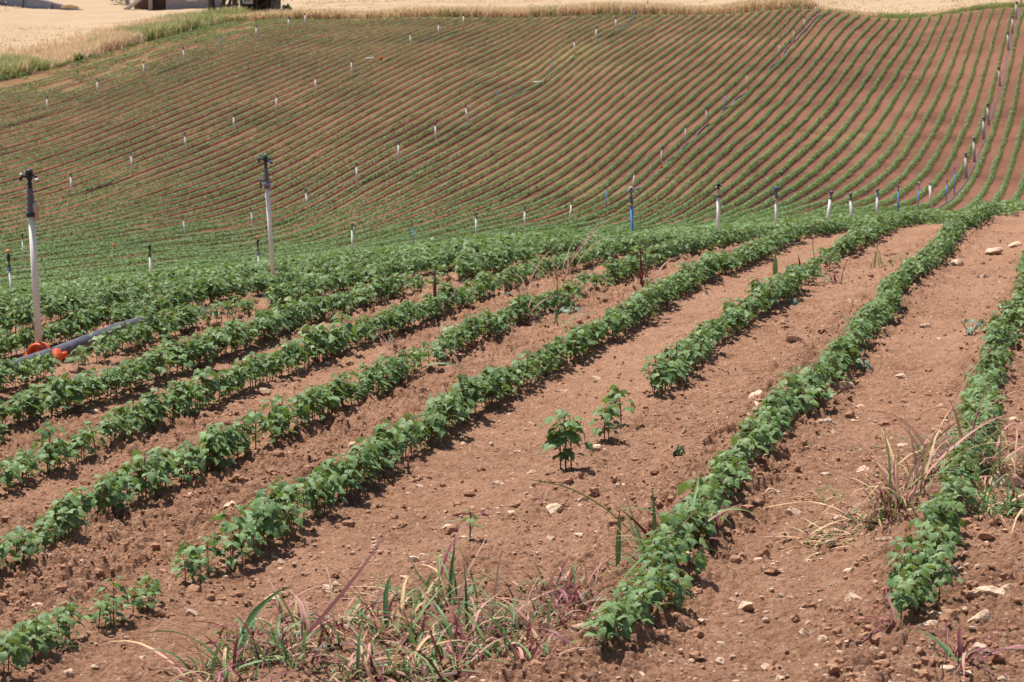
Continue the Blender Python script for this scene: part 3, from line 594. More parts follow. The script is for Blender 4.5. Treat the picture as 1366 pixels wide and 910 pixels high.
# ------------------------------------------------------------------ stones
STONES = [(1316,794,35,'large pale limestone lump on the soil right of the nearest right row plant'),(1306,828,33,'large flat pale stone below the big lump at the right'),(1247,830,23,'pale stone right of the foot of the nearest right row plant'),(1237,849,26,'flat pinkish stone below the foot of the nearest right row plant'),(1166,886,15,''),(1273,770,24,'whitish stone half hidden right of the nearest right row leaves'),(1344,785,12,''),(1306,876,22,'pale stone behind the purple weed at lower right'),(1263,907,21,'pale stone cut by the bottom edge under the purple weed'),(1289,905,14,''),(1330,852,12,''),
 (1138,799,25,'pale stone left of the nearest right row plant'),(1071,841,18,''),(1098,851,12,''),(995,805,20,'flat whitish stone on the wide bare path at lower right'),(1032,660,17,''),(1057,682,23,'flat pale stone beside the straw litter'),(1179,720,21,'yellowish stone left of the right row'),(1168,670,23,'pale stone above the straw litter heap'),(1347,684,26,'pale boulder at the right edge below the big one'),(1344,649,38,'biggest pale boulder at the right edge'),(1335,668,16,''),(1320,684,14,''),(1153,624,17,''),(1103,632,13,''),(936,826,9,''),
 (1010,532,21,'pale stone topmost of the heap left of the second row'),(1009,541,16,''),(1004,555,16,''),(978,560,13,''),(1100,571,17,''),(1148,543,15,''),(1254,541,11,''),(1064,454,27,'broad pale stone in the rough soil left of the second row'),(1126,525,21,'flat long pale stone right of the second row'),
 (1273,355,22,'broad pale stone on the far bare path right of the second row'),(1212,343,11,''),(1323,336,20,'flat pale stone on the far path near the right edge'),(1246,386,10,''),(1233,435,13,''),(1051,331,19,'flat pale stone beyond the fourth row crest'),(1354,327,16,''),(1310,369,14,''),(1227,297,13,''),(1140,405,14,''),
 (52,793,22,'flat whitish stone at the lower left'),(310,684,16,'upright pale stone between the fourth and fifth rows'),(219,718,16,''),(195,806,14,''),(254,828,15,''),(67,759,18,''),(98,762,13,''),(414,702,14,''),(438,790,20,'pale stone above the red grass clump'),(364,801,20,'pale stone behind the left grass clump'),(50,813,16,''),(91,906,14,''),(266,720,11,''),(258,672,14,''),(367,751,10,''),
 (740,686,19,'flat whitish stone on the bare soil above the grass patch'),(778,669,11,''),(832,649,12,''),(709,637,9,''),(662,648,10,''),(670,649,8,''),(681,698,10,''),(595,688,7,''),(598,709,18,''),(686,884,15,'pale upright stone among the grass patch'),(777,864,22,'pale stone left of the nearest second row plant'),(772,715,9,''),(735,722,9,''),(901,786,9,''),(854,905,14,''),(500,724,9,''),(551,752,14,''),
 (795,506,13,''),(797,607,17,'low pinkish stone between the lone plants'),(750,522,10,''),(652,575,7,''),(709,564,7,''),(353,532,14,''),(124,552,12,''),(61,574,11,''),(220,464,12,''),(326,643,10,''),(940,395,12,''),(1180,445,12,''),(1045,618,10,''),(1200,500,10,''),(1225,615,12,''),(1110,720,12,''),(1010,745,11,''),(960,880,12,''),(1040,905,12,''),(880,690,9,''),(560,650,9,''),(410,640,9,''),(150,780,10,''),(120,860,9,'')]
import bmesh
def stone_mesh(seed):
    bm = bmesh.new(); bmesh.ops.create_icosphere(bm, subdivisions=3, radius=.5); r = random.Random(seed)
    cuts = [(np.array([r.gauss(0, 1) for _ in range(3)]), r.uniform(.20, .38)) for _ in range(11)]
    for v in bm.verts:
        p = np.array(v.co)
        for nrm, dd in cuts:
            nn = nrm / np.linalg.norm(nrm); q = p @ nn
            if q > dd: p = p - nn * (q - dd) * .97
        p *= 1 + .07 * math.sin(p[0] * 17 + seed) * math.sin(p[1] * 21 + 2 * seed) + .035 * math.sin(p[2] * 41 + p[0] * 33)
        v.co = p
    me = bpy.data.meshes.new('stone'); bm.to_mesh(me); bm.free(); me.materials.append(M['stone']); return me
SM = [stone_mesh(i) for i in range(7)]
def stone(x, y, z, w, label, flat=.6):
    o = link('stone', random.choice(SM)); o.scale = (w, w * random.uniform(.8, 1.3), w * flat * random.uniform(.75, 1.1)); o.rotation_euler = (random.uniform(-.2, .2), random.uniform(-.2, .2), random.uniform(0, 6.28)); o.location = (x, y, z + w * flat * .02)
    return tag(o, label, 'stone', 'pale stones on the soil')
for px, py, w, lab in STONES:
    x, y, z = ground_at(px, py); W = w / F * y * 1.6
    stone(x, y, max(float(zg(x, y)[0]), z - .01), W, lab or 'small pale stone lying loose on the brown soil')
def scatter(n, sizes, matname, name, label, cat, seed, ymin=7, ymax=34, flat=.7, pw=1.0, sub=1):
    r = np.random.default_rng(seed); bm = bmesh.new(); bmesh.ops.create_icosphere(bm, subdivisions=sub, radius=.5); tv = np.array([v.co[:] for v in bm.verts]); tf = np.array([[v.index for v in f.verts] for f in bm.faces]); bm.free()
    y = ymin * (ymax / ymin) ** (r.random(n) ** pw); x = r.uniform(-.24, .24, n) * y
    dens = fbm(x * 1.1, y * .7, 90 + seed); k = r.random(n) < smooth01((dens - .25) * 3) * (np.clip(roughness(x, y)[0], .25, 1.1) if 'clod' in matname else 1); x = x[k]; y = y[k]; n = len(x)
    z = zg(x, y); s = sizes[0] * (sizes[1] / sizes[0]) ** (r.random(n) ** 2.2); a = r.uniform(0, 6.28, n)
    jit = 1 + .22 * r.standard_normal((n, len(tv), 1)); T = tv[None] * jit * s[:, None, None] * np.array([1, 1, flat])
    T = T * (1 + .3 * (r.random((n, 1, 3)) - .5))
    P = np.empty_like(T); P[..., 0] = np.cos(a)[:, None] * T[..., 0] - np.sin(a)[:, None] * T[..., 1] + x[:, None]; P[..., 1] = np.sin(a)[:, None] * T[..., 0] + np.cos(a)[:, None] * T[..., 1] + y[:, None]; P[..., 2] = T[..., 2] + (z + s * flat * .22)[:, None]
    me = np_mesh(name, P.reshape(-1, 3), (tf[None] + (np.arange(n) * len(tv))[:, None, None]).reshape(-1, 3), [M[matname]], smooth=False)
    tag(link(name, me), label, cat, kind='stuff')
_r = np.random.default_rng(77); _c = 0
while _c < 120:
    y = 7.4 * (22 / 7.4) ** _r.random(); x = _r.uniform(-.19, .20) * y
    if _r.random() > .35 + 1.6 * max(0, x / y + .05): continue
    stone(x, y, float(zg(x, y)[0]),   .022 + .050 * _r.random() ** 2.5, 'small pale stone lying loose on the brown soil'); _c += 1
scatter(17000, (.004, .024), 'stone', 'gravel', 'fine pale gravel strewn over the brown soil', 'gravel', 1)
scatter(90000, (.005, .024), 'clod', 'soil_crumbs', 'loose fine crumbs of brown soil between the rows', 'soil', 2, ymax=30, sub=1, flat=.8)
scatter(12000, (.014, .055), 'clod', 'soil_clods', 'rough brown clods lying between the rows', 'soil clods', 3, ymax=30, sub=2, flat=.75)

# ------------------------------------------------------------------ weeds
GM = ['grass_green', 'grass_red', 'grass_pink', 'grass_straw', 'weed_blue']
def blade(b, p0, az, L, w, rise, curl, mi, twist=0.0, n=7, rng=random):
    """a folded, tapering, arching grass blade"""
    V = []; Fs = []; d = np.array([math.cos(az), math.sin(az), 0]); side0 = np.array([-d[1], d[0], 0]); p = np.array(p0, float); el = rise; az2 = az; b.shade = rng.random()
    for i in range(n + 1):
        t = i / n; ww = w * (1 - t ** 2.2) * (.55 + .9 * t * (1 - t) * 2) + .0004
        tw = twist * t; dirv = np.array([math.cos(el) * math.cos(az2), math.cos(el) * math.sin(az2), math.sin(el)]); nrm = np.cross(dirv, side0); s = side0 * math.cos(tw) + nrm * math.sin(tw)
        V += [tuple(p - s * ww), tuple(p + nrm * ww * -.35), tuple(p + s * ww)]
        p = p + dirv * L / n; el -= curl / n; az2 += rng.gauss(0, .12)
    for i in range(n):
        o = i * 3; Fs += [(o, o + 1, o + 4, o + 3), (o + 1, o + 2, o + 5, o + 4)]
    b.add(V, Fs, mi)
def clump(px, py, nb, spread, L, mix, label, cat='grass clump', name='grass_clump', rise=(.5, 1.4), curl=(.6, 2.2), w=.006, seed=0, dmin=6, extra=(), group=None):
    x, y, z = ground_at(px, py, dmin); R = random.Random(seed * 131 + int(px)); sc_ = y / F
    b = MB(); sp = spread * sc_
    for i in range(int(nb * 1.5)):
        q = R.uniform(0, 6.28); rr = sp * R.random() ** .7; ox, oy = rr * math.cos(q), rr * math.sin(q) * 1.6
        zz = float(zg(x + ox, y + oy)[0]) - z
        mi = R.choices(range(5), mix)[0]
        blade(b, (ox, oy, zz - .01), R.uniform(0, 6.28), L * R.choice([.4, .55, .7, .9, 1.1, 1.5]) * R.uniform(.85, 1.15), w * R.uniform(.5, 1.2), R.uniform(*rise), R.uniform(*curl), mi, R.uniform(-.8, .8), rng=R)
    for (dx, dy, az, Lx, rise_, curl_, mi, wx) in extra:             # single conspicuous blades
        X, Y = dx * sc_, dy; blade(b, (X, Y, float(zg(x + X, y + Y)[0]) - z - .01), az, Lx * 1.1, wx * 1.25, rise_, curl_, mi, .9, n=12, rng=R)
    o = b.build(name, [M[g] for g in GM], loc=(x, y, z)); return tag(o, label, cat, group)
gp = 'grass tufts of the foreground weed patch'
clump(325, 893, 84, 85, .25, (5, 4, 2, 2, 0), 'large grass clump at lower left with a long dark red stalk pointing up right', seed=1, extra=[(50, 0, .2, .52, .85, .1, 1, .010), (-8, .0, 1.2, .34, 1.35, 1.2, 0, .011), (10, .1, .15, .34, 1.0, 1.6, 0, .010), (-25, 0, 2.6, .30, 1.1, 1.5, 0, .010), (-40, 0, 3.4, .3, .6, 1.2, 2, .006), (60, 0, .2, .3, .5, .8, 1, .007), (20, -.1, -.4, .28, .5, 1.3, 1, .008)])
for i, (px, py, nb, L, mix, lab) in enumerate([
    (420, 895, 26, .20, (3, 4, 2, 2, 0), 'reddish grass tuft right beside the large lower left clump'),
    (475, 905, 34, .22, (4, 2, 3, 2, 0), 'green and pink grass tuft at the bottom edge left of centre'),
    (500, 830, 30, .20, (2, 2, 2, 5, 0), 'strawy grass tuft with pale bent stalks on the left of the weed patch'),
    (545, 870, 40, .24, (5, 2, 2, 2, 0), 'thick green grass tuft in the left half of the weed patch'),
    (560, 907, 34, .20, (4, 3, 2, 1, 0), 'low grass tuft at the bottom edge under the thick green tuft'),
    (590, 835, 36, .26, (5, 1, 2, 3, 0), 'tall grass tuft with a long arching green blade in the weed patch'),
    (625, 880, 40, .20, (5, 3, 2, 1, 0), 'dense mixed grass tuft at the centre of the weed patch'),
    (640, 830, 34, .24, (5, 2, 3, 1, 0), 'green grass tuft with one violet stalk at the back of the weed patch'),
    (665, 860, 34, .20, (4, 4, 2, 1, 0), 'low spreading green and red tuft in front of the violet stalk'),
    (700, 835, 34, .20, (6, 2, 2, 1, 0), 'leafy green tuft right of centre in the weed patch'),
    (735, 815, 30, .18, (4, 3, 3, 1, 0), 'pinkish green tuft at the back right of the weed patch'),
    (750, 850, 30, .18, (3, 5, 3, 1, 0), 'red stemmed tuft in the right half of the weed patch'),
    (775, 800, 34, .20, (2, 5, 4, 1, 0), 'dark red and pink tuft left of the nearest second row plants'),
    (795, 840, 24, .17, (3, 4, 3, 1, 0), 'short pink tuft just left of the nearest second row plants'),
    (735, 880, 14, .16, (3, 4, 2, 0, 0), 'sparse red tuft at the lower right of the weed patch'),
    (350, 862, 22, .18, (4, 3, 3, 2, 0), 'low mixed grass tuft behind the right side of the large lower left clump'),
    (385, 906, 30, .20, (4, 4, 2, 2, 0), 'green and red grass tuft at the bottom edge right of the lower left clump'),
    (292, 906, 24, .18, (3, 4, 3, 2, 0), 'reddish grass tuft at the left end of the weed patch by the bottom edge'),
    (420, 858, 16, .16, (2, 3, 4, 3, 0), 'small dry pink tuft on open soil right of the lower left clump'),
    (515, 903, 30, .19, (5, 3, 2, 1, 0), 'low green tuft at the bottom edge left of the thick green tuft'),
    (612, 906, 28, .18, (4, 4, 2, 1, 0), 'low red and green tuft at the bottom edge below the patch centre'),
    (688, 893, 18, .16, (3, 4, 2, 1, 0), 'short red tuft beside the upright pale stone in the weed patch'),
    (450, 830, 18, .17, (2, 3, 3, 3, 0), 'thin dry pink tuft between the left clump and the weed patch')]):
    ex = []
    if i == 5: ex = [(0, 0, 2.75, .36, 1.05, .9, 0, .009), (10, 0, 1.3, .24, 1.4, .5, 0, .006)]
    if i == 7: ex = [(15, 0, .9, .30, 1.35, .4, 2, .0035), (-15, 0, 1.9, .26, 1.3, .4, 0, .006)]
    if i == 2: ex = [(0, 0, 2.2, .28, 1.1, .5, 3, .004), (15, 0, 1.6, .22, 1.4, 1.3, 0, .009), (-10, 0, 1.0, .22, 1.3, 1.4, 2, .004)]
    if i == 4: ex = [(10, 0, .2, .18, .5, 1.0, 1, .009)]
    clump(px, py + (i * 37 % 5 - 2) * 9, int(nb * 1.1), 60, L * .92, mix, lab, seed=10 + i, extra=ex, group=gp)
clump(880, 760, 26, 36, .24, (5, 1, 1, 1, 0), 'tall green grass clump left of the second row with one long blade arching left', seed=40, w=.008, extra=[(-10, 0, 2.95, .55, 1.0, 1.1, 0, .0085), (-15, 0, 2.5, .36, 1.2, .6, 0, .012), (-4, 0, 2.0, .30, 1.45, .3, 0, .010), (25, 0, .6, .36, 1.3, .9, 0, .008), (40, .1, .2, .30, 1.2, 1.8, 0, .007)])
clump(824, 760, 5, 4, .10, (6, 1, 0, 0, 0), 'single upright green blade on bare soil left of the tall green clump', 'grass blade', seed=41, extra=[(0, 0, 1.2, .22, 1.5, .1, 0, .009)])
clump(930, 745, 16, 30, .16, (3, 3, 3, 1, 0), 'small red and green tuft at the foot of the tall green clump', seed=42)
clump(945, 660, 18, 28, .22, (2, 1, 5, 2, 0), 'pinkish dry grass tuft left of the second row', seed=43, w=.004)
clump(1195, 690, 80, 40, .34, (3, 2, 5, 5, 0), 'dry pink and straw grass clump with tall curling stalks left of the right row', seed=50, w=.005, rise=(.7, 1.5), extra=[(0, 0, .25, .62, 1.05, .9, 2, .007), (5, 0, .9, .5, 1.3, .9, 2, .005), (-8, 0, 2.2, .46, 1.3, 1.7, 2, .0045), (-4, 0, 1.4, .44, 1.4, 2.4, 1, .004)])
clump(1250, 640, 80, 55, .36, (2, 1, 6, 4, 0), 'tangle of pale pink dry stalks over the right row', seed=51, w=.006, rise=(.6, 1.5), curl=(.8, 3.0), extra=[(0, 0, .6, .5, 1.0, 1.2, 2, .0045), (10, 0, 2.0, .45, 1.3, 2.2, 2, .004)])
clump(1330, 640, 90, 50, .34, (3, 1, 5, 5, 0), 'tangled dry grass clump with curling pink stalks at the right edge', seed=52, w=.006, rise=(.5, 1.5), curl=(.8, 3.2), extra=[(-20, 0, 1.8, .55, 1.4, 2.2, 2, .0045), (0, .1, 1.0, .5, 1.4, 2.6, 2, .0045)])
clump(1345, 690, 50, 42, .28, (7, 0, 1, 3, 0), 'green and yellowish grass clump around the boulders at the right edge', seed=53, w=.006, rise=(.3, 1.2))
clump(1305, 700, 18, 26, .22, (6, 1, 1, 3, 0), 'thin green grass tuft between the right row and the boulders', seed=54, w=.0045)
clump(1105, 712, 150, 60, .18, (1, 0, 1, 9, 0), 'flattened heap of straw litter on the bare path', 'straw heap', 'straw_heap', rise=(.0, .45), curl=(.3, 1.4), w=.005, seed=55)
clump(1160, 695, 56, 40, .20, (4, 1, 2, 5, 0), 'half green trampled grass at the right end of the straw heap', 'grass clump', rise=(.05, .6), curl=(.3, 1.4), w=.006, seed=56)
clump(1003, 690, 22, 30, .12, (0, 0, 1, 9, 0), 'small scatter of straw right of the second row', 'straw', 'straw_litter', rise=(.0, .3), curl=(.2, 1.0), w=.0035, seed=57)
clump(1110, 665, 16, 34, .10, (6, 0, 0, 4, 0), 'tiny sparse green grass above the straw heap', seed=58, w=.003)
clump(1200, 858, 9, 10, .22, (1, 6, 0, 0, 0), 'dark purple sprawling weed under the nearest right row plant', 'weed', 'purple_weed', rise=(.1, .8), curl=(.5, 1.6), w=.005, seed=60)
clump(1280, 893, 20, 26, .24, (3, 7, 1, 0, 0), 'dark red weed with a bent stalk at the bottom right corner', 'weed', 'purple_weed', rise=(.2, 1.1), curl=(.6, 2.0), w=.0045, seed=61, extra=[(4, .05, 1.4, .17, 1.5, 2.3, 1, .006), (-6, -.1, -1.4, .26, 1.2, 2.6, 2, .006), (10, 0, .1, .34, .6, 1.0, 1, .006)])
clump(652, 688, 16, 30, .14, (1, 7, 2, 0, 1), 'withered dark red weed lying flat on the bare soil', 'weed', 'withered_weed', rise=(.0, .35), curl=(.2, 1.0), w=.010, seed=62)
clump(722, 676, 4, 4, .09, (1, 3, 1, 1, 0), 'thin dark stem with a wisp of green on the bare soil', 'weed', 'small_weed', seed=63, w=.003)
clump(633, 570, 8, 8, .11, (0, 6, 2, 0, 0), 'small crimson weed at the foot of the fourth row', 'weed', 'red_weed', rise=(.1, .8), seed=64, w=.008)
clump(40, 885, 26, 40, .24, (8, 0, 1, 0, 0), 'bright green grass tuft in the lower left corner', seed=65, w=.004, rise=(.4, 1.2))
clump(1130, 593, 12, 26, .12, (8, 1, 0, 0, 0), 'small sprawling green weed on the path right of the second row', 'weed', 'green_weed', rise=(.1, .5), curl=(.3, 1.0), w=.006, seed=66)
for i, (px, py, nb, L, mix, lab, ex) in enumerate([
    (580, 432, 14, .26, (2, 6, 2, 0, 0), 'weed with a tall upright dark red blade in the fifth row', [(0, 0, 1.6, .40, 1.53, .05, 1, .013), (8, 0, .7, .46, 1.0, .5, 1, .004)]),
    (505, 446, 18, .22, (2, 6, 3, 0, 0), 'dark red and pink weed clump in the sixth row', [(0, 0, .5, .3, 1.2, 1.2, 1, .006)]),
    (478, 448, 10, .22, (1, 6, 3, 0, 0), 'small red weed left of the dark red and pink clump', []),
    (525, 470, 16, .16, (3, 4, 3, 0, 0), 'low mauve weed at the right foot of the sixth row', []),
    (540, 508, 14, .20, (5, 4, 2, 0, 0), 'grass weed with a drooping green blade at the foot of the fifth row', [(10, 0, .1, .34, .7, 1.4, 0, .010)]),
    (545, 640, 6, .10, (1, 5, 1, 0, 0), 'tiny red weed on the soil edge of the fourth row', []),
    (694, 442, 16, .20, (1, 7, 3, 0, 0), 'crimson weed with an arching stalk beside the fifth row', [(5, 0, .5, .45, 1.2, 1.5, 1, .006)]),
    (702, 396, 10, .26, (1, 2, 6, 2, 0), 'dry pinkish stalks left of the tall pair in the sixth row', [(0, 0, .8, .55, 1.35, 1.0, 2, .006)]),
    (746, 382, 14, .40, (1, 2, 6, 2, 0), 'tallest pair of dry pink stalks leaning right over the sixth row', [(0, 0, .25, .85, 1.15, .6, 2, .006), (3, 0, .3, .75, 1.25, .8, 1, .006), (15, 0, .2, .6, 1.4, 1.2, 2, .005)]),
    (765, 405, 26, .28, (3, 1, 4, 5, 0), 'straw coloured grass clump fallen over the sixth row', []),
    (743, 440, 8, .3, (7, 0, 1, 1, 0), 'slim pale green grass stem beside the fifth row', [(0, 0, 1.7, .45, 1.5, .2, 0, .006)]),
    (860, 385, 16, .30, (1, 4, 5, 1, 0), 'dark red blade and curled pink stalks beside the fifth row', [(-4, 0, 1.5, .36, 1.5, .1, 1, .014), (4, 0, 1.9, .5, 1.5, .5, 2, .006), (8, 0, .6, .5, 1.2, 1.5, 2, .006)]),
    (1090, 372, 5, .12, (1, 6, 2, 0, 0), 'tall thin red stalk leaning left above the third row', [(0, 0, 2.6, .75, 1.40, .12, 1, .010)]),
    (1034, 367, 3, .08, (7, 0, 0, 2, 0), 'short pale green stump of grass behind the third row', [(0, 0, 1.6, .20, 1.55, .02, 0, .022)]),
    (1068, 357, 3, .10, (0, 6, 4, 0, 0), 'short red tipped blade beside the pale green stump', [(0, 0, 2.2, .16, 1.3, .1, 1, .014)]),
    (1110, 380, 18, .18, (2, 6, 2, 0, 0), 'low dark red weed right of the third row', []),
    (1175, 358, 12, .28, (8, 0, 0, 1, 0), 'thin arching green grass on rough soil between the second and third rows', []),
    (1235, 380, 6, .16, (0, 7, 2, 0, 0), 'flat dark red blade on the soil right of the second row', []),
    (520, 340, 7, .30, (0, 1, 4, 5, 0), 'dry orange tinted grass blade on the crest right of the thin blue post', [(0, 0, .4, .34, 1.3, .3, 2, .016)]),
    (480, 345, 6, .32, (0, 0, 4, 5, 0), 'dry thin grass on the crest left of the thin blue post', []),
    (1020, 590, 8, .10, (1, 6, 3, 0, 0), 'small red weed above the stone heap', []),
    (165, 430, 8, .25, (1, 7, 1, 0, 0), 'dark red weed behind the grey irrigation pipe', [])]):
    clump(px, py, nb, 8 if nb < 9 else 14, L, mix, lab, 'weed', 'tall_weed', rise=(.5, 1.5), curl=(.3, 1.8), w=.005, seed=80 + i, extra=ex)
def broad(px, py, n, R_, label, seed):
    x, y, z = ground_at(px, py); b = MB(); R = random.Random(seed)
    for i in range(n):
        V, Fc = leaf_mesh(np.random.default_rng(seed * 9 + i), True); a = R.uniform(0, 6.28); av = np.array([math.cos(a), math.sin(a), 0]); p = av * R_ * R.uniform(.1, .9) + np.array([0, 0, R_ * R.uniform(.2, .9)])
        b.shade = R.random(); b.add((V * np.array([.7, 1, 1]) * R.uniform(.035, .055)) @ frame(np.array([0, 0, 1.]) + av * .5, av) + p, [tuple(f) for f in Fc], 4)
        b.tube([(0, 0, -.01), tuple(p)], .003, 4)
    tag(b.build('leafy_weed', [M[g] for g in GM], loc=(x, y, z)), label, 'weed')
broad(1297, 447, 12, .11, 'blue green leafy weed left of the right row', 1)
broad(755, 422, 12, .13, 'pale blue green leafy weed in the gap beside the fifth row', 2)
broad(672, 402, 6, .09, 'single bluish weed standing left of the crimson weed', 3)
broad(968, 342, 6, .09, 'small bluish weed behind the fourth row', 4)
broad(1058, 410, 6, .08, 'small bluish weed at the right foot of the third row', 5)
broad(1150, 497, 7, .09, 'small blue green weed at the right foot of the second row', 6)
broad(906, 610, 4, .05, 'tiny blue green weed on the bare soil right of the lone plants', 7)
broad(617, 476, 4, .06, 'tiny blue green weed at the right foot of the fifth row', 8)

# ------------------------------------------------------------------ dry grass beyond the crop
def grass_mass():
    r = np.random.default_rng(21); V = []; Fc = []; S = []; MI = []; off = 0
    def tufts(x, y, h, w, mi, nb, spread, leanmax=.85, zlift=0):
        nonlocal off
        n = len(x) * nb; X = np.repeat(x, nb) + r.normal(0, 1, n) * spread; Y = np.repeat(y, nb) + r.normal(0, 1, n) * spread; H = np.repeat(h, nb) * r.uniform(.55, 1.1, n); Z = terrain(X, Y) - .05
        a = r.uniform(0, 3.14, n); la = r.uniform(0, 6.28, n); ll = H * r.uniform(0, leanmax, n); ww = np.repeat(w, nb) if hasattr(w, '__len__') else np.full(n, w)
        B = np.stack([X, Y, Z], -1); s = np.stack([np.cos(a), np.sin(a), np.zeros(n)], -1) * ww[:, None]; md = np.stack([np.cos(la) * ll * .35, np.sin(la) * ll * .35, H * .6], -1); tp = np.stack([np.cos(la) * ll, np.sin(la) * ll, H], -1)
        P = np.stack([B - s, B + s, B + md + s * .8, B + md - s * .8, B + tp], 1)
        f = np.array([[0, 1, 2], [0, 2, 3], [3, 2, 4]])[None] + (np.arange(n) * 5)[:, None, None] + off
        V.append(P.reshape(-1, 3)); Fc.append(f.reshape(-1, 3)); S.append(np.repeat(r.random(n), 5)); MI.append(np.repeat(np.repeat(mi, nb) if hasattr(mi, '__len__') else np.full(n, mi), 3)); off += 5 * n
    # verge along the top of the crop
    n = 5200; x = r.uniform(-30, 66, n); e = np.abs(r.normal(0, 1.6, n)); y = top_edge(x) + .4 + e
    g = vnoise(x * .35, y * .3, 5); right = x > 27
    h = np.clip(.60 + .65 * vnoise(x * .22, y * .1, 6), .5, 1.25) * np.where(right, .35, 1.0) * np.clip(1.1 - e * .06, .5, 1.1)
    mi = np.where(((g > .78) & (r.random(n) < .4)) | (r.random(n) < .03) | (right & (x > 30) & (g > .35)), 2, np.where(r.random(n) < .3, 1, 0))
    tufts(x, y, h, .035, mi, 7, .18)
    # the overgrown left border
    n = 8000; y = r.uniform(175, 262, n); e = r.gamma(1.8, 1.5, n); x = ROW_S * y + U_LEFT - e; k = y < top_edge(x) + 7; x = x[k]; y = y[k]; e = e[k]; n = len(x)
    g = vnoise(y * .11, x * .08, 15) + .35 * vnoise(y * .4, x * .4, 16); h = .55 + .85 * vnoise(y * .25, x * .25, 17); h = h * np.clip(1.25 - e * .06, .4, 1.2)
    green = (g > .58) & (e < 6.5); mi = np.where(green & (r.random(n) < .75), 2, np.where(r.random(n) < .35, 1, 0)); tufts(x, y, h, .035, mi, 7, .2)
    # weeds creeping into the crop corner
    n = 2600; y = r.uniform(168, 254, n); x = ROW_S * y + U_LEFT + r.gamma(1.5, 3.2, n); k = (y < top_edge(x)) & (fbm(x * .15, y * .1, 19) > .42); x = x[k]; y = y[k]
    tufts(x, y, np.full(len(x), .22), .03, np.where(r.random(len(x)) < .6, 2, 0), 4, .25)
    # ripe cereal field
    n = 42000; y = r.uniform(178, 330, n); x = r.uniform(-100, 75, n); k = ((y > top_edge(x) + 3) | (x - ROW_S * y < U_LEFT - 5)) & (np.abs(x) < .235 * y + 3); x = x[k]; y = y[k]
    k2 = ~((y > 262) & (x > -52) & (x < -22)); x = x[k2]; y = y[k2]
    tufts(x, y, .17 + .06 * vnoise(x * .1, y * .1, 30), .05, np.where(r.random(len(x)) < .8, 1, 0), 3, .3, 1.3)
    me = np_mesh('dry_grass', np.vstack(V), np.vstack(Fc), [M['dry'], M['dry_pale'], M['verge']], mi=np.concatenate(MI), shade=np.concatenate(S))
    print('grass tris', sum(len(f) for f in Fc))
    tag(link('dry_grass', me), 'ripe straw coloured grass with green patches above and left of the crop', 'dry grass', kind='stuff')
grass_mass()

# ------------------------------------------------------------------ farm house, trees and yard things at the top
M['block'] = mat('grey_block_wall', (.42, .37, .36), .9, var=.10, scale=2.5)
M['dark_wall'] = mat('dark_brown', (.15, .095, .075), .8, var=.2, scale=4)
M['render'] = mat('pale_render', (.72, .60, .52), .85, var=.06, scale=2)
M['rust'] = mat('rusty_wood', (.20, .095, .055), .85, var=.3, scale=6)
M['bark'] = mat('bark', (.13, .105, .095), .95, var=.35, scale=5, bump=.8)
M['tile'] = mat('roof_tile', (.36, .15, .09), .85, var=.2, scale=5)
M['film'] = mat('blue_grey_film', (.27, .29, .37), .45, var=.12, scale=1.5)
M['film_pale'] = mat('pale_film', (.46, .44, .52), .5, var=.08, scale=2)
M['tree_leaf'] = mat('tree_leaf', (.045, .085, .028), .55, trans=.2, attr='shade', attr_amt=.45)
M['yellow'] = mat('faded_yellow', (.66, .48, .20), .7, var=.1)
M['glass'] = mat('window_glass', (.05, .06, .07), .1, spec=.6)
hx0, hy, hz = ground_at(165, 13.5, 255); hx1 = hx0 + (285 - 165) / F * hy; hz = min(hz, float(terrain(hx1, hy))) - .1
sc_ = hy / F                                     # metres per photo pixel at the house
h = thing('farm_house', 'grey block farm house with outside stairs partly hidden by trees', 'house', (hx0, hy, hz))
W_ = hx1 - hx0; b = MB(); xs0 = 56 * sc_
b.box(((xs0 + W_) / 2, 3.5, 3.0), (W_ - xs0, 7, 6.0)); b.build('wall', M['block'], h, smooth=False)
b = MB(); b.box((10 * sc_ + (56 - 10) * sc_ / 2, 4.6, 3.0), ((56 - 10) * sc_ - .01, 4.8, 6.0)); b.build('recessed_wall', M['dark_wall'], h, smooth=False)  # recess faced in dark brown, unlike the grey block wall
b = MB(); b.box((33 * sc_, 1.6, 1.3), (.42, .42, 2.8)); b.build('porch_pillar', M['render'], h, smooth=False)
b = MB(); b.box((47 * sc_, 2.19, 1.2), (16 * sc_, .06, 2.6)); b.build('door', M['dark_wall'], h, smooth=False)
# stair flight rising to the right, with a white balustrade
b = MB(); nst = 17; run = 50 * sc_; rise = 2.9
for i in range(nst): b.box((i / nst * run + run / nst / 2, .55, rise * (i + .55) / nst), (run / nst - .004, 1.1, rise / nst * 1.9))
st = b.build('stairs', M['render'], h, smooth=False)
b = MB(); b.tube([(-.2, 0.02, .9), (run, 0.02, rise + .95)], .05, 6)
for i in range(22): X = run * i / 22; b.tube([(X, 0.02, rise * i / 22), (X, 0.02, rise * i / 22 + .95)], .022, 5)
b.tube([(-.2, 0.02, .05), (run, 0.02, rise + .1)], .07, 6); b.build('railing', M['white'], st)
b = MB(); b.box((W_ * .5 + 1.2, 2.6, 3.02), (W_ - 1.5, 7.6, .22)); b.build('balcony_slab', M['render'], h, smooth=False)
for wx in (90, ):
    wf = MB(); wf.box(((wx - 0) * sc_, -.02, 1.75), (7 * sc_ * 2, .10, 1.5)); o = wf.build('window', M['white'], h, smooth=False)
    g = MB(); g.box((wx * sc_, -.075, 1.8), (5.2 * sc_ * 2, .03, 1.15)); g.build('pane', M['glass'], o, smooth=False)
b = MB(); X0, X1 = xs0 - .5, W_ + .5
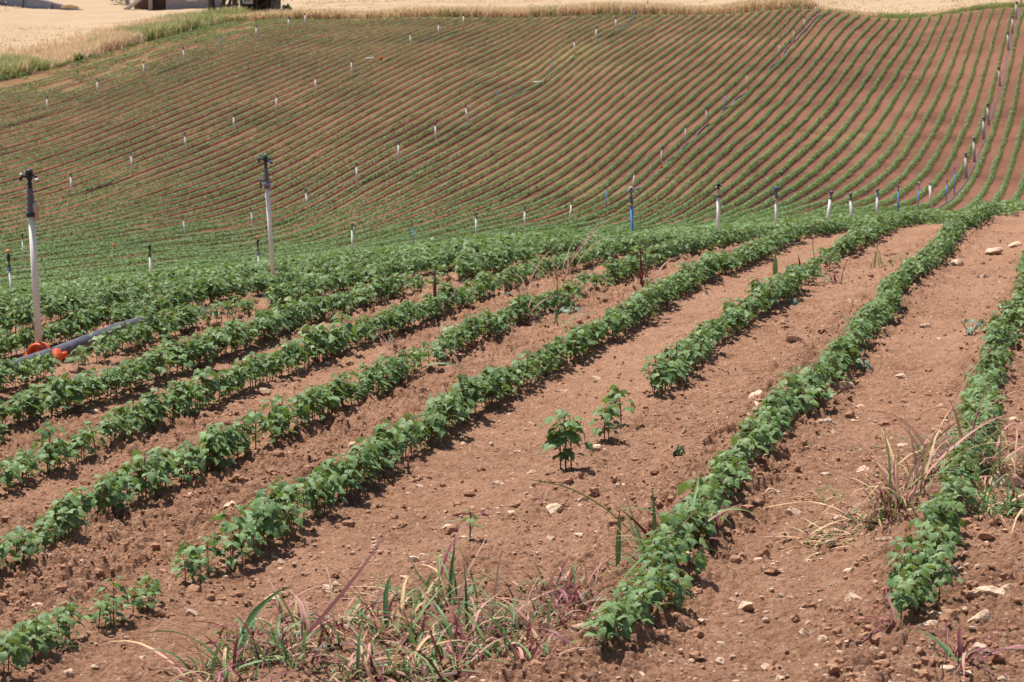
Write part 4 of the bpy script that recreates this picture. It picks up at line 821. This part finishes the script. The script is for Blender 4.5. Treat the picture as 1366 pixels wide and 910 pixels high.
b.add([(X0, -.6, 6), (X1, -.6, 6), (X1, 7.6, 6), (X0, 7.6, 6), (X0, 3.5, 7.9), (X1, 3.5, 7.9), (X0, -.6, 5.8), (X1, -.6, 5.8), (X1, 7.6, 5.8), (X0, 7.6, 5.8)], [(0, 1, 5, 4), (2, 3, 4, 5), (0, 4, 3), (1, 2, 5), (6, 9, 8, 7), (0, 6, 7, 1), (1, 7, 8, 2), (2, 8, 9, 3), (3, 9, 6, 0)]); b.build('roof', M['tile'], h, smooth=False)

def tree(px, py, d, label, trunks, crown_z, crown_r, seed, droop=0.0, group=None):
    x, y, z = ground_at(px, py, 240) if d is None else at_depth(px, d); t = thing('tree', label, 'tree', (x, y, z - .1), 0, group); R = random.Random(seed)
    b = MB(); ends = []
    for (dx, r0, lx, ly) in trunks:
        H = crown_z; pts = [(dx, 0, 0), (dx + lx * .25 + R.uniform(-.05, .05), ly * .3, H * .3), (dx + lx * .6, ly * .6, H * .62), (dx + lx, ly, H)]
        b.tube(pts, [r0 * 1.25, r0 * .95, r0 * .8, r0 * .6], 10); ends.append(pts[-1])
        for q in range(5):
            a = R.uniform(0, 6.28); L = R.uniform(.6, 1.0) * crown_r; p = pts[-1] if q % 2 else pts[2]
            b.tube([p, (p[0] + math.cos(a) * L * .4, p[1] + math.sin(a) * L * .4, p[2] + L * .45), (p[0] + math.cos(a) * L * .85, p[1] + math.sin(a) * L * .85, p[2] + L * .6)], [r0 * .4, r0 * .25, r0 * .08], 6)
    b.build('trunk', M['bark'], t)
    rr = np.random.default_rng(seed); nc = 46; C = []
    for i in range(nc):
        v = rr.normal(0, 1, 3); v /= np.linalg.norm(v); C.append(v * crown_r * rr.uniform(.35, 1) ** .6 * np.array([1, 1, .7]))
    C = np.array(C) + np.mean(ends, axis=0) + np.array([0, 0, crown_r * .55]); n = 9000; c = C[rr.integers(0, nc, n)]; P0 = c + rr.normal(0, crown_r * .16, (n, 3)); P0[:, 2] -= droop * rr.random(n) ** 3
    nr = rr.normal(0, 1, (n, 3)); nr /= np.linalg.norm(nr, axis=1)[:, None]; f = np.cross(nr, rr.normal(0, 1, (n, 3))); f /= np.linalg.norm(f, axis=1)[:, None]; s = np.cross(nr, f); sz = rr.uniform(.05, .11, n)[:, None]
    P = np.stack([P0 - f * sz * 1.4, P0 + s * sz * .6, P0 + f * sz * 1.4, P0 - s * sz * .6], 1); Fq = (np.array([[0, 1, 2], [0, 2, 3]])[None] + (np.arange(n) * 4)[:, None, None]).reshape(-1, 3)
    link('crown', np_mesh('crown', P.reshape(-1, 3), Fq, [M['tree_leaf']], shade=np.repeat(rr.random(n), 4)), t); return t
gt = 'trees by the farm house'
tree(290, 22.5, None, 'thick multi stemmed tree left of the yard stand, in front of the house wall', [(-.45, .42, -.3, 0), (.35, .26, .5, .1), (.8, .16, .9, -.2)], 3.0, 2.8, 3, .8, gt)
tree(316, 23, None, 'dark tree just left of the yard stand and yellow crate', [(-.1, .30, -.2, 0), (.35, .14, .4, .2)], 2.8, 2.9, 4, 1.3, gt)
tree(172, 10, 301, 'tree at the left end of the farm house with hanging leaves', [(.2, .2, -.5, -.2)], 2.6, 2.1, 5, 2.6, gt)
tree(362, 20, None, 'tree behind the diagonal brown beam of the yard stand', [(0, .16, .1, 0)], 2.8, 2.6, 6, 1.0, gt)
# yard stand: a roofed wooden frame with things under it
x, y, z = ground_at(346, 20.5, 240); s = y / F; YD = y
t = thing('yard_stand', 'rough brown wooden stand with a diagonal beam in the tree shade', 'stand', (x, y, z))
b = MB()
for X in (-4 * s, 10 * s): 
    for Y in (0, 1.6): b.box((X, Y, 1.1), (.14, .14, 2.3))
b.build('post', M['rust'], t, smooth=False)
b = MB(); b.tube([(-3 * s, -.1, .55), (11 * s, -.1, 1.45)], .07, 6); b.build('beam', M['rust'], t)
b = MB(); b.box((3 * s, .8, 2.3), (20 * s, 2.2, .12)); b.build('roof', M['dark_wall'], t, smooth=False)
b = MB(); b.box((-4 * s, 1.75, 1.0), (48 * s, .1, 2.6)); b.build('shade_panel', M['black'], t, smooth=False)  # black sheet added as the deep shade behind the stand and trees
x, y, z = at_depth(333, YD - 1.5); b = MB(); b.box((0, 0, .18), (.95, .6, .36)); b.box((0, -.02, .50), (.7, .5, .26))
o = b.build('crate', M['yellow'], smooth=False, loc=(x, y, z)); o.rotation_euler = (0, -.12, .1); tag(o, 'faded yellow crates stacked under the white box in the yard', 'crate')
x, y, z = at_depth(333, YD - .5); t = thing('white_box', 'white box with blue and red marks standing on dark legs', 'box', (x, y, z))
b = MB(); b.box((0, 0, 1.52), (1.0, .6, .62)); b.build('case', M['white'], t, smooth=False)
for sx in (-.4, .4): b = MB(); b.box((sx, 0, .6), (.08, .5, 1.2)); b.build('leg', M['black'], t, smooth=False)
b = MB(); b.box((-.22, -.305, 1.5), (.16, .01, .2)); b.build('blue_mark', M['blue'], t, smooth=False); b = MB(); b.box((.15, -.305, 1.52), (.34, .01, .16)); b.build('red_mark', M['orange_pale'], t, smooth=False)
x, y, z = at_depth(370, YD + 1.5); b = MB(); b.box((0, 0, 1.2), (1.0, .5, 2.5)); tag(b.build('pillar', M['block'], loc=(x, y, z - .1), smooth=False), 'grey masonry pillar right of the yard stand', 'pillar')
x, y, z = at_depth(377, YD - .5); b = MB(); b.box((0, 0, .25), (.75, .5, .28)); b.box((.0, 0, .42), (.5, .4, .1)); tag(b.build('trough', M['grey'], loc=(x, y, z), smooth=False), 'low dark trough at the foot of the grey pillar', 'trough')
def bush(px, d, r, n, label, seed, mt='verge'):
    x, y, z = at_depth(px, d); t = thing('bush', label, 'bush', (x, y, z)); rr = np.random.default_rng(seed)
    b = MB()
    for i in range(6): a = rr.uniform(0, 6.28); b.tube([(0, 0, -.05), (math.cos(a) * r * .4, math.sin(a) * r * .4, r * .9)], [.03, .012], 5)
    b.build('stem', M['bark'], t)
    P0 = rr.normal(0, 1, (n, 3)); P0 /= np.linalg.norm(P0, axis=1)[:, None]; P0 *= (r * rr.random(n) ** .4)[:, None] * (1 + .3 * np.sin(P0[:, :1] * 7)); P0[:, 2] = P0[:, 2] * .8 + r * .95
    nr = rr.normal(0, 1, (n, 3)); f = np.cross(nr, rr.normal(0, 1, (n, 3))); f /= np.linalg.norm(f, axis=1)[:, None]; s = np.cross(nr / np.linalg.norm(nr, axis=1)[:, None], f); sz = rr.uniform(.05, .10, n)[:, None]
    P = np.stack([P0 - f * sz * 1.4, P0 + s * sz * .6, P0 + f * sz * 1.4, P0 - s * sz * .6], 1)
    link('leaves', np_mesh('leaves', P.reshape(-1, 3), (np.array([[0, 1, 2], [0, 2, 3]])[None] + (np.arange(n) * 4)[:, None, None]).reshape(-1, 3), [M[mt]], shade=np.repeat(rr.random(n), 4)), t)
bush(385, 264, .48, 700, 'small green bush right of the grey pillar', 1)
bush(108, 217, .40, 500, 'grey green bush in the overgrown left border', 2)
bush(252, 250, .42, 500, 'bright green bush below the thick tree on the border', 3)
bush(150, 230, .42, 500, 'bright green bush midway along the overgrown border', 4)
# film covered low shed at the far left
x0, y0_, z0 = ground_at(112, 13.3, 262); s = y0_ / F; t = thing('covered_shed', 'low shed covered in bluish grey plastic film at the far left beyond the cereal field', 'shed', (x0, y0_, z0 - .15))
def slab(pts, depth): V = [(px_, 0, pz) for px_, pz in pts] + [(px_, depth, pz) for px_, pz in pts]; n = len(pts); return V, [tuple(range(n)), tuple(range(2 * n - 1, n - 1, -1))] + [((i + 1) % n, i, n + i, n + (i + 1) % n) for i in range(n)]
b = MB(); b.add(*slab([(0, 0), (-62 * s, 1.25), (-140 * s, 3.2), (-260 * s, 5), (-380 * s, 3.2), (-520 * s, 0)][::1], 14)); b.build('film_cover', M['film'], t, smooth=False)
b = MB(); b.tube([(.05, -.02, .02), (-62 * s, -.06, 1.32), (-140 * s, -.06, 3.28)], [.10, .14, .16], 6); b.build('pale_hem', M['film_pale'], t)
b = MB(); b.tube([(-84 * s, -.05, .1), (-112 * s, -.08, .95)], .03, 5); b.tube([(-43 * s, -.06, .05), (-41 * s, -.08, .85)], .07, 6); b.tube([(-80 * s, -.06, 0), (-80 * s, -.08, 1.4)], .06, 6); b.build('support_pole', M['rust'], t)
b = MB()
for X, Z in ((-46, .25), (-84, .22), (-103, .95), (-70, .15)): b.lathe([(-.12, .05), (-.06, .14), (.06, .14), (.12, .05)], 8, (X * s, -.15, Z))
b.build('sand_bag', M['white'], t)
x, y, z = at_depth(97, y0_ - 1.2); b = MB(); b.tube([(-.9, 0, .05), (-.5, 0, .24), (0, 0, .28), (.5, .0, .2), (1.0, 0, .05)], [.08, .17, .2, .15, .06], 8); tag(b.build('straw_pile', M['dry'], loc=(x, y, z + .2)), 'brown heap of old straw in front of the film covered shed', 'heap')

# ------------------------------------------------------------------ camera, light
cam = bpy.data.cameras.new('camera'); co = bpy.data.objects.new('camera', cam); COL.objects.link(co); sc.camera = co
cam.sensor_width = 22.3; cam.lens = F / 1366 * 22.3; cam.clip_start = .1; cam.clip_end = 5000
co.location = (0, 0, ZC); co.rotation_euler = (math.pi / 2 - PT, 0, 0)
cam.dof.use_dof = True; cam.dof.focus_distance = 12.0; cam.dof.aperture_fstop = 11.0
EL = math.radians(71); SX, SY = -.80, .60
w = bpy.data.worlds.new('World'); sc.world = w; w.use_nodes = True; nt = w.node_tree
sk = nt.nodes.new('ShaderNodeTexSky'); sk.sky_type = 'NISHITA'; sk.sun_disc = False; sk.sun_elevation = EL; sk.sun_rotation = math.atan2(SX, SY); sk.air_density = 1.2; sk.dust_density = 2.0
bg = nt.nodes['Background']; bg.inputs['Strength'].default_value = .078; nt.links.new(sk.outputs[0], bg.inputs['Color'])
sl = bpy.data.lights.new('sun', 'SUN'); sl.energy = 5.0; sl.angle = math.radians(.53); sl.color = (1.0, .95, .86); so = bpy.data.objects.new('sun', sl); COL.objects.link(so)
from mathutils import Vector
so.rotation_euler = Vector((-SX * math.cos(EL), -SY * math.cos(EL), -math.sin(EL))).to_track_quat('-Z', 'Y').to_euler()
sc.view_settings.view_transform = 'Standard'; sc.view_settings.look = 'None'; sc.view_settings.gamma = 1; sc.view_settings.exposure = 0.52; sc.view_settings.use_curve_mapping = False
sc.cycles.max_bounces = 6; sc.cycles.transmission_bounces = 4; sc.cycles.use_denoising = True
